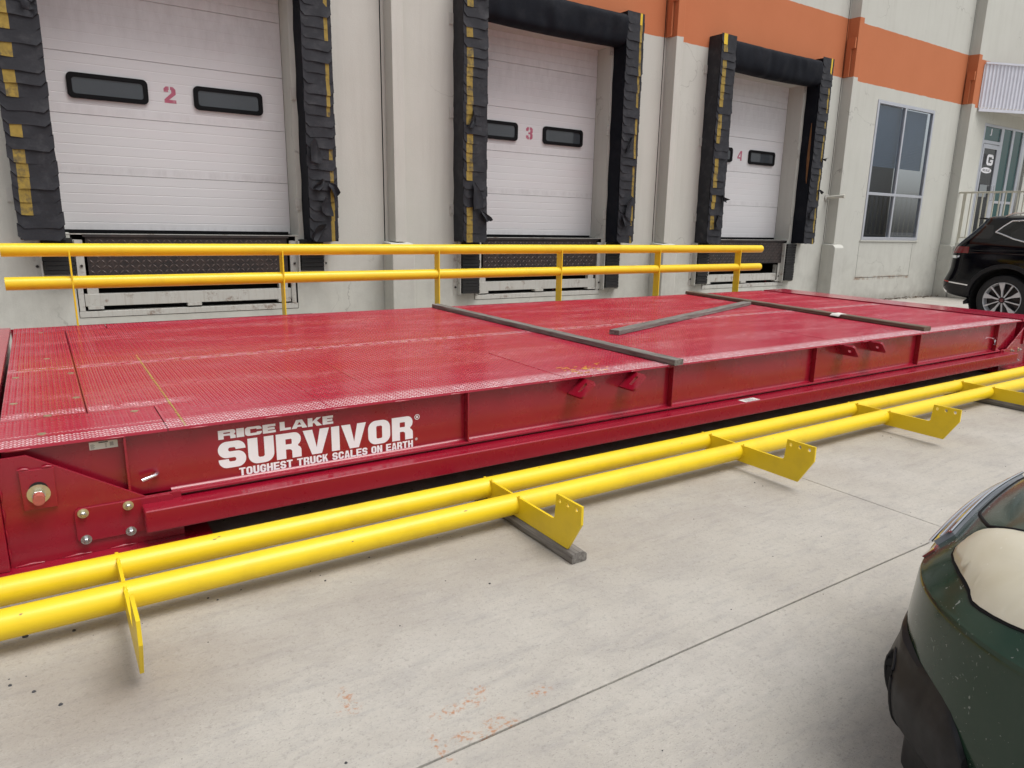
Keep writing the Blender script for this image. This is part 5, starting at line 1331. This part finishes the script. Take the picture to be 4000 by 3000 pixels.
# the rest of the car, out of the picture to the right
for s in (1, -1):
    side_patch(gv, [(-1.25, .90), (-1.7, 1.24), (-3.3, 1.24), (-3.62, .95), (-2.0, .88)], s, .004, cuts=4).build('side_window', M['carglass'], gc, smooth=60)
    for ay in (-.86, -3.36):
        flare(gv, ay, .33, .345, .40, s, -10, 190, proud=.016, base=.9).build('wheel_arch', M['clad'], gc, smooth=40)
        b = MB(); b.lathe([(.0001, 0), (.36, 0), (.36, .27), (.35, .27), (.35, .02), (.0001, .02)], (s * .56, ay, .33), (s, 0, 0), 28); b.build('wheel_well', M['dark'], gc)
        wl = bpy.data.objects.new('wheel', None); COL.objects.link(wl); wl.parent = gc; OFF[wl.name] = (0, 0, 0)
        b = MB(); b.lathe([(.22, -.2), (.30, -.205), (.325, -.18), (.33, -.15), (.33, -.05), (.32, -.015), (.29, 0), (.225, .0)], (s * .875, ay, .33), (s, 0, 0), 40); b.build('tyre', M['tyre'], wl, smooth=40)
        b = MB(); b.lathe([(.222, .0), (.208, -.01), (.20, -.08), (.06, -.09), (.0001, -.085)], (s * .875, ay, .33), (s, 0, 0), 32); b.build('rim', M['rimdark'], wl, smooth=30)
        for k in range(6):
            an = R_(60 * k + 15); q = [(ay + r * math.cos(an) - t * math.sin(an), .33 + r * math.sin(an) + t * math.cos(an)) for r, t in ((.0, .03), (.215, .024), (.215, -.024), (.0, -.03))]
            b = MB(); b.prism(q, s * .835, s * (.862 + .001 * k), 'x'); b.build('spoke', M['rim'], wl, bevel=.004)
    b = MB(); b.box(s * .90 - .08, s * .90 + .08, -1.55, -1.43, .90, 1.02); b.build('mirror', M['green'], gc, bevel=.03)
dir_patch(gv, [(-.60, -1.12), (.60, -1.12), (.50, -1.80), (-.50, -1.80)], .004, 'z', maxlen=.12).build('windshield', M['carglass'], gc, smooth=60)

# ------------------------------------------------------------------ small litter on the ground
random.seed(21)
st = MB()
PT = [(-0.19, 2.907, 2.2), (-0.044, 2.86, 1.4), (-0.228, 2.602, 1.3), (-0.165, 2.525, 1.3), (-0.097, 2.408, 1.4), (.408, 2.85, 1), (.437, 2.816, 1), (.533, 2.85, .8), (.82, 2.86, .8), (.843, 2.80, .7), (.846, 2.744, 1.1), (1.082, 2.85, .9),
      (1.422, 2.359, 1.1), (1.275, 2.478, .7), (1.482, 2.583, .7), (.557, 1.696, 1.0), (5.045, 2.726, 1), (4.916, 3.0, 1), (4.157, 2.689, 1.1), (3.977, 2.605, 1.1), (5.067, 2.676, .9), (3.399, 2.573, 1), (3.396, 2.512, .8), (6.4, 2.774, 1), (6.067, 2.96, 1), (6.036, 2.743, 1)]
PT += [(random.uniform(-.4, 7.5), random.choice([random.uniform(1.0, 3.2), random.uniform(2.5, 3.5)]), random.uniform(.3, .7)) for _ in range(150)]
PT += [(random.uniform(.2, 8), random.uniform(3.3, 3.7), random.uniform(.4, 1.1)) for _ in range(60)]
for x, y, s in PT:
    r = .0042 * s; n = 6
    top = [(x + r * (.6 + .3 * random.random()) * math.cos(6.283 * k / n), y + r * (.6 + .3 * random.random()) * math.sin(6.283 * k / n), r * .75) for k in range(n)]
    bot = [(x + r * (1 + .3 * random.random()) * math.cos(6.283 * k / n), y + r * (1 + .3 * random.random()) * math.sin(6.283 * k / n), .0005) for k in range(n)]
    st.add(bot + top, [tuple(range(n, 2 * n))] + [(k, (k + 1) % n, n + (k + 1) % n, n + k) for k in range(n)])
o = st.build('pebbles', M['stone']); o['kind'] = 'stuff'; o['label'] = 'scattered dark grit and pebbles on the concrete'
lf = MB()
for _ in range(260):
    x = random.uniform(12.4, 17.2); y = WY - .02 - abs(random.gauss(0, .10)) - (.0 if x > 14.5 else .05); s = random.uniform(.02, .05); a = random.uniform(0, 6.28); z = random.uniform(.004, .03)
    c_, d_ = math.cos(a) * s, math.sin(a) * s
    if y > WY - .01: y = WY - .03
    lf.add([(x - c_, y - d_, z), (x - d_ * .4, y + c_ * .4, z + random.uniform(0, .02)), (x + c_, y + d_, z + random.uniform(-.003, .01)), (x + d_ * .4, y - c_ * .4, z)], [(0, 1, 2, 3)])
o = lf.build('dry_leaves', M['leaf'], fix=False); o['kind'] = 'stuff'; o['label'] = 'dry leaf litter blown along the foot of the wall'
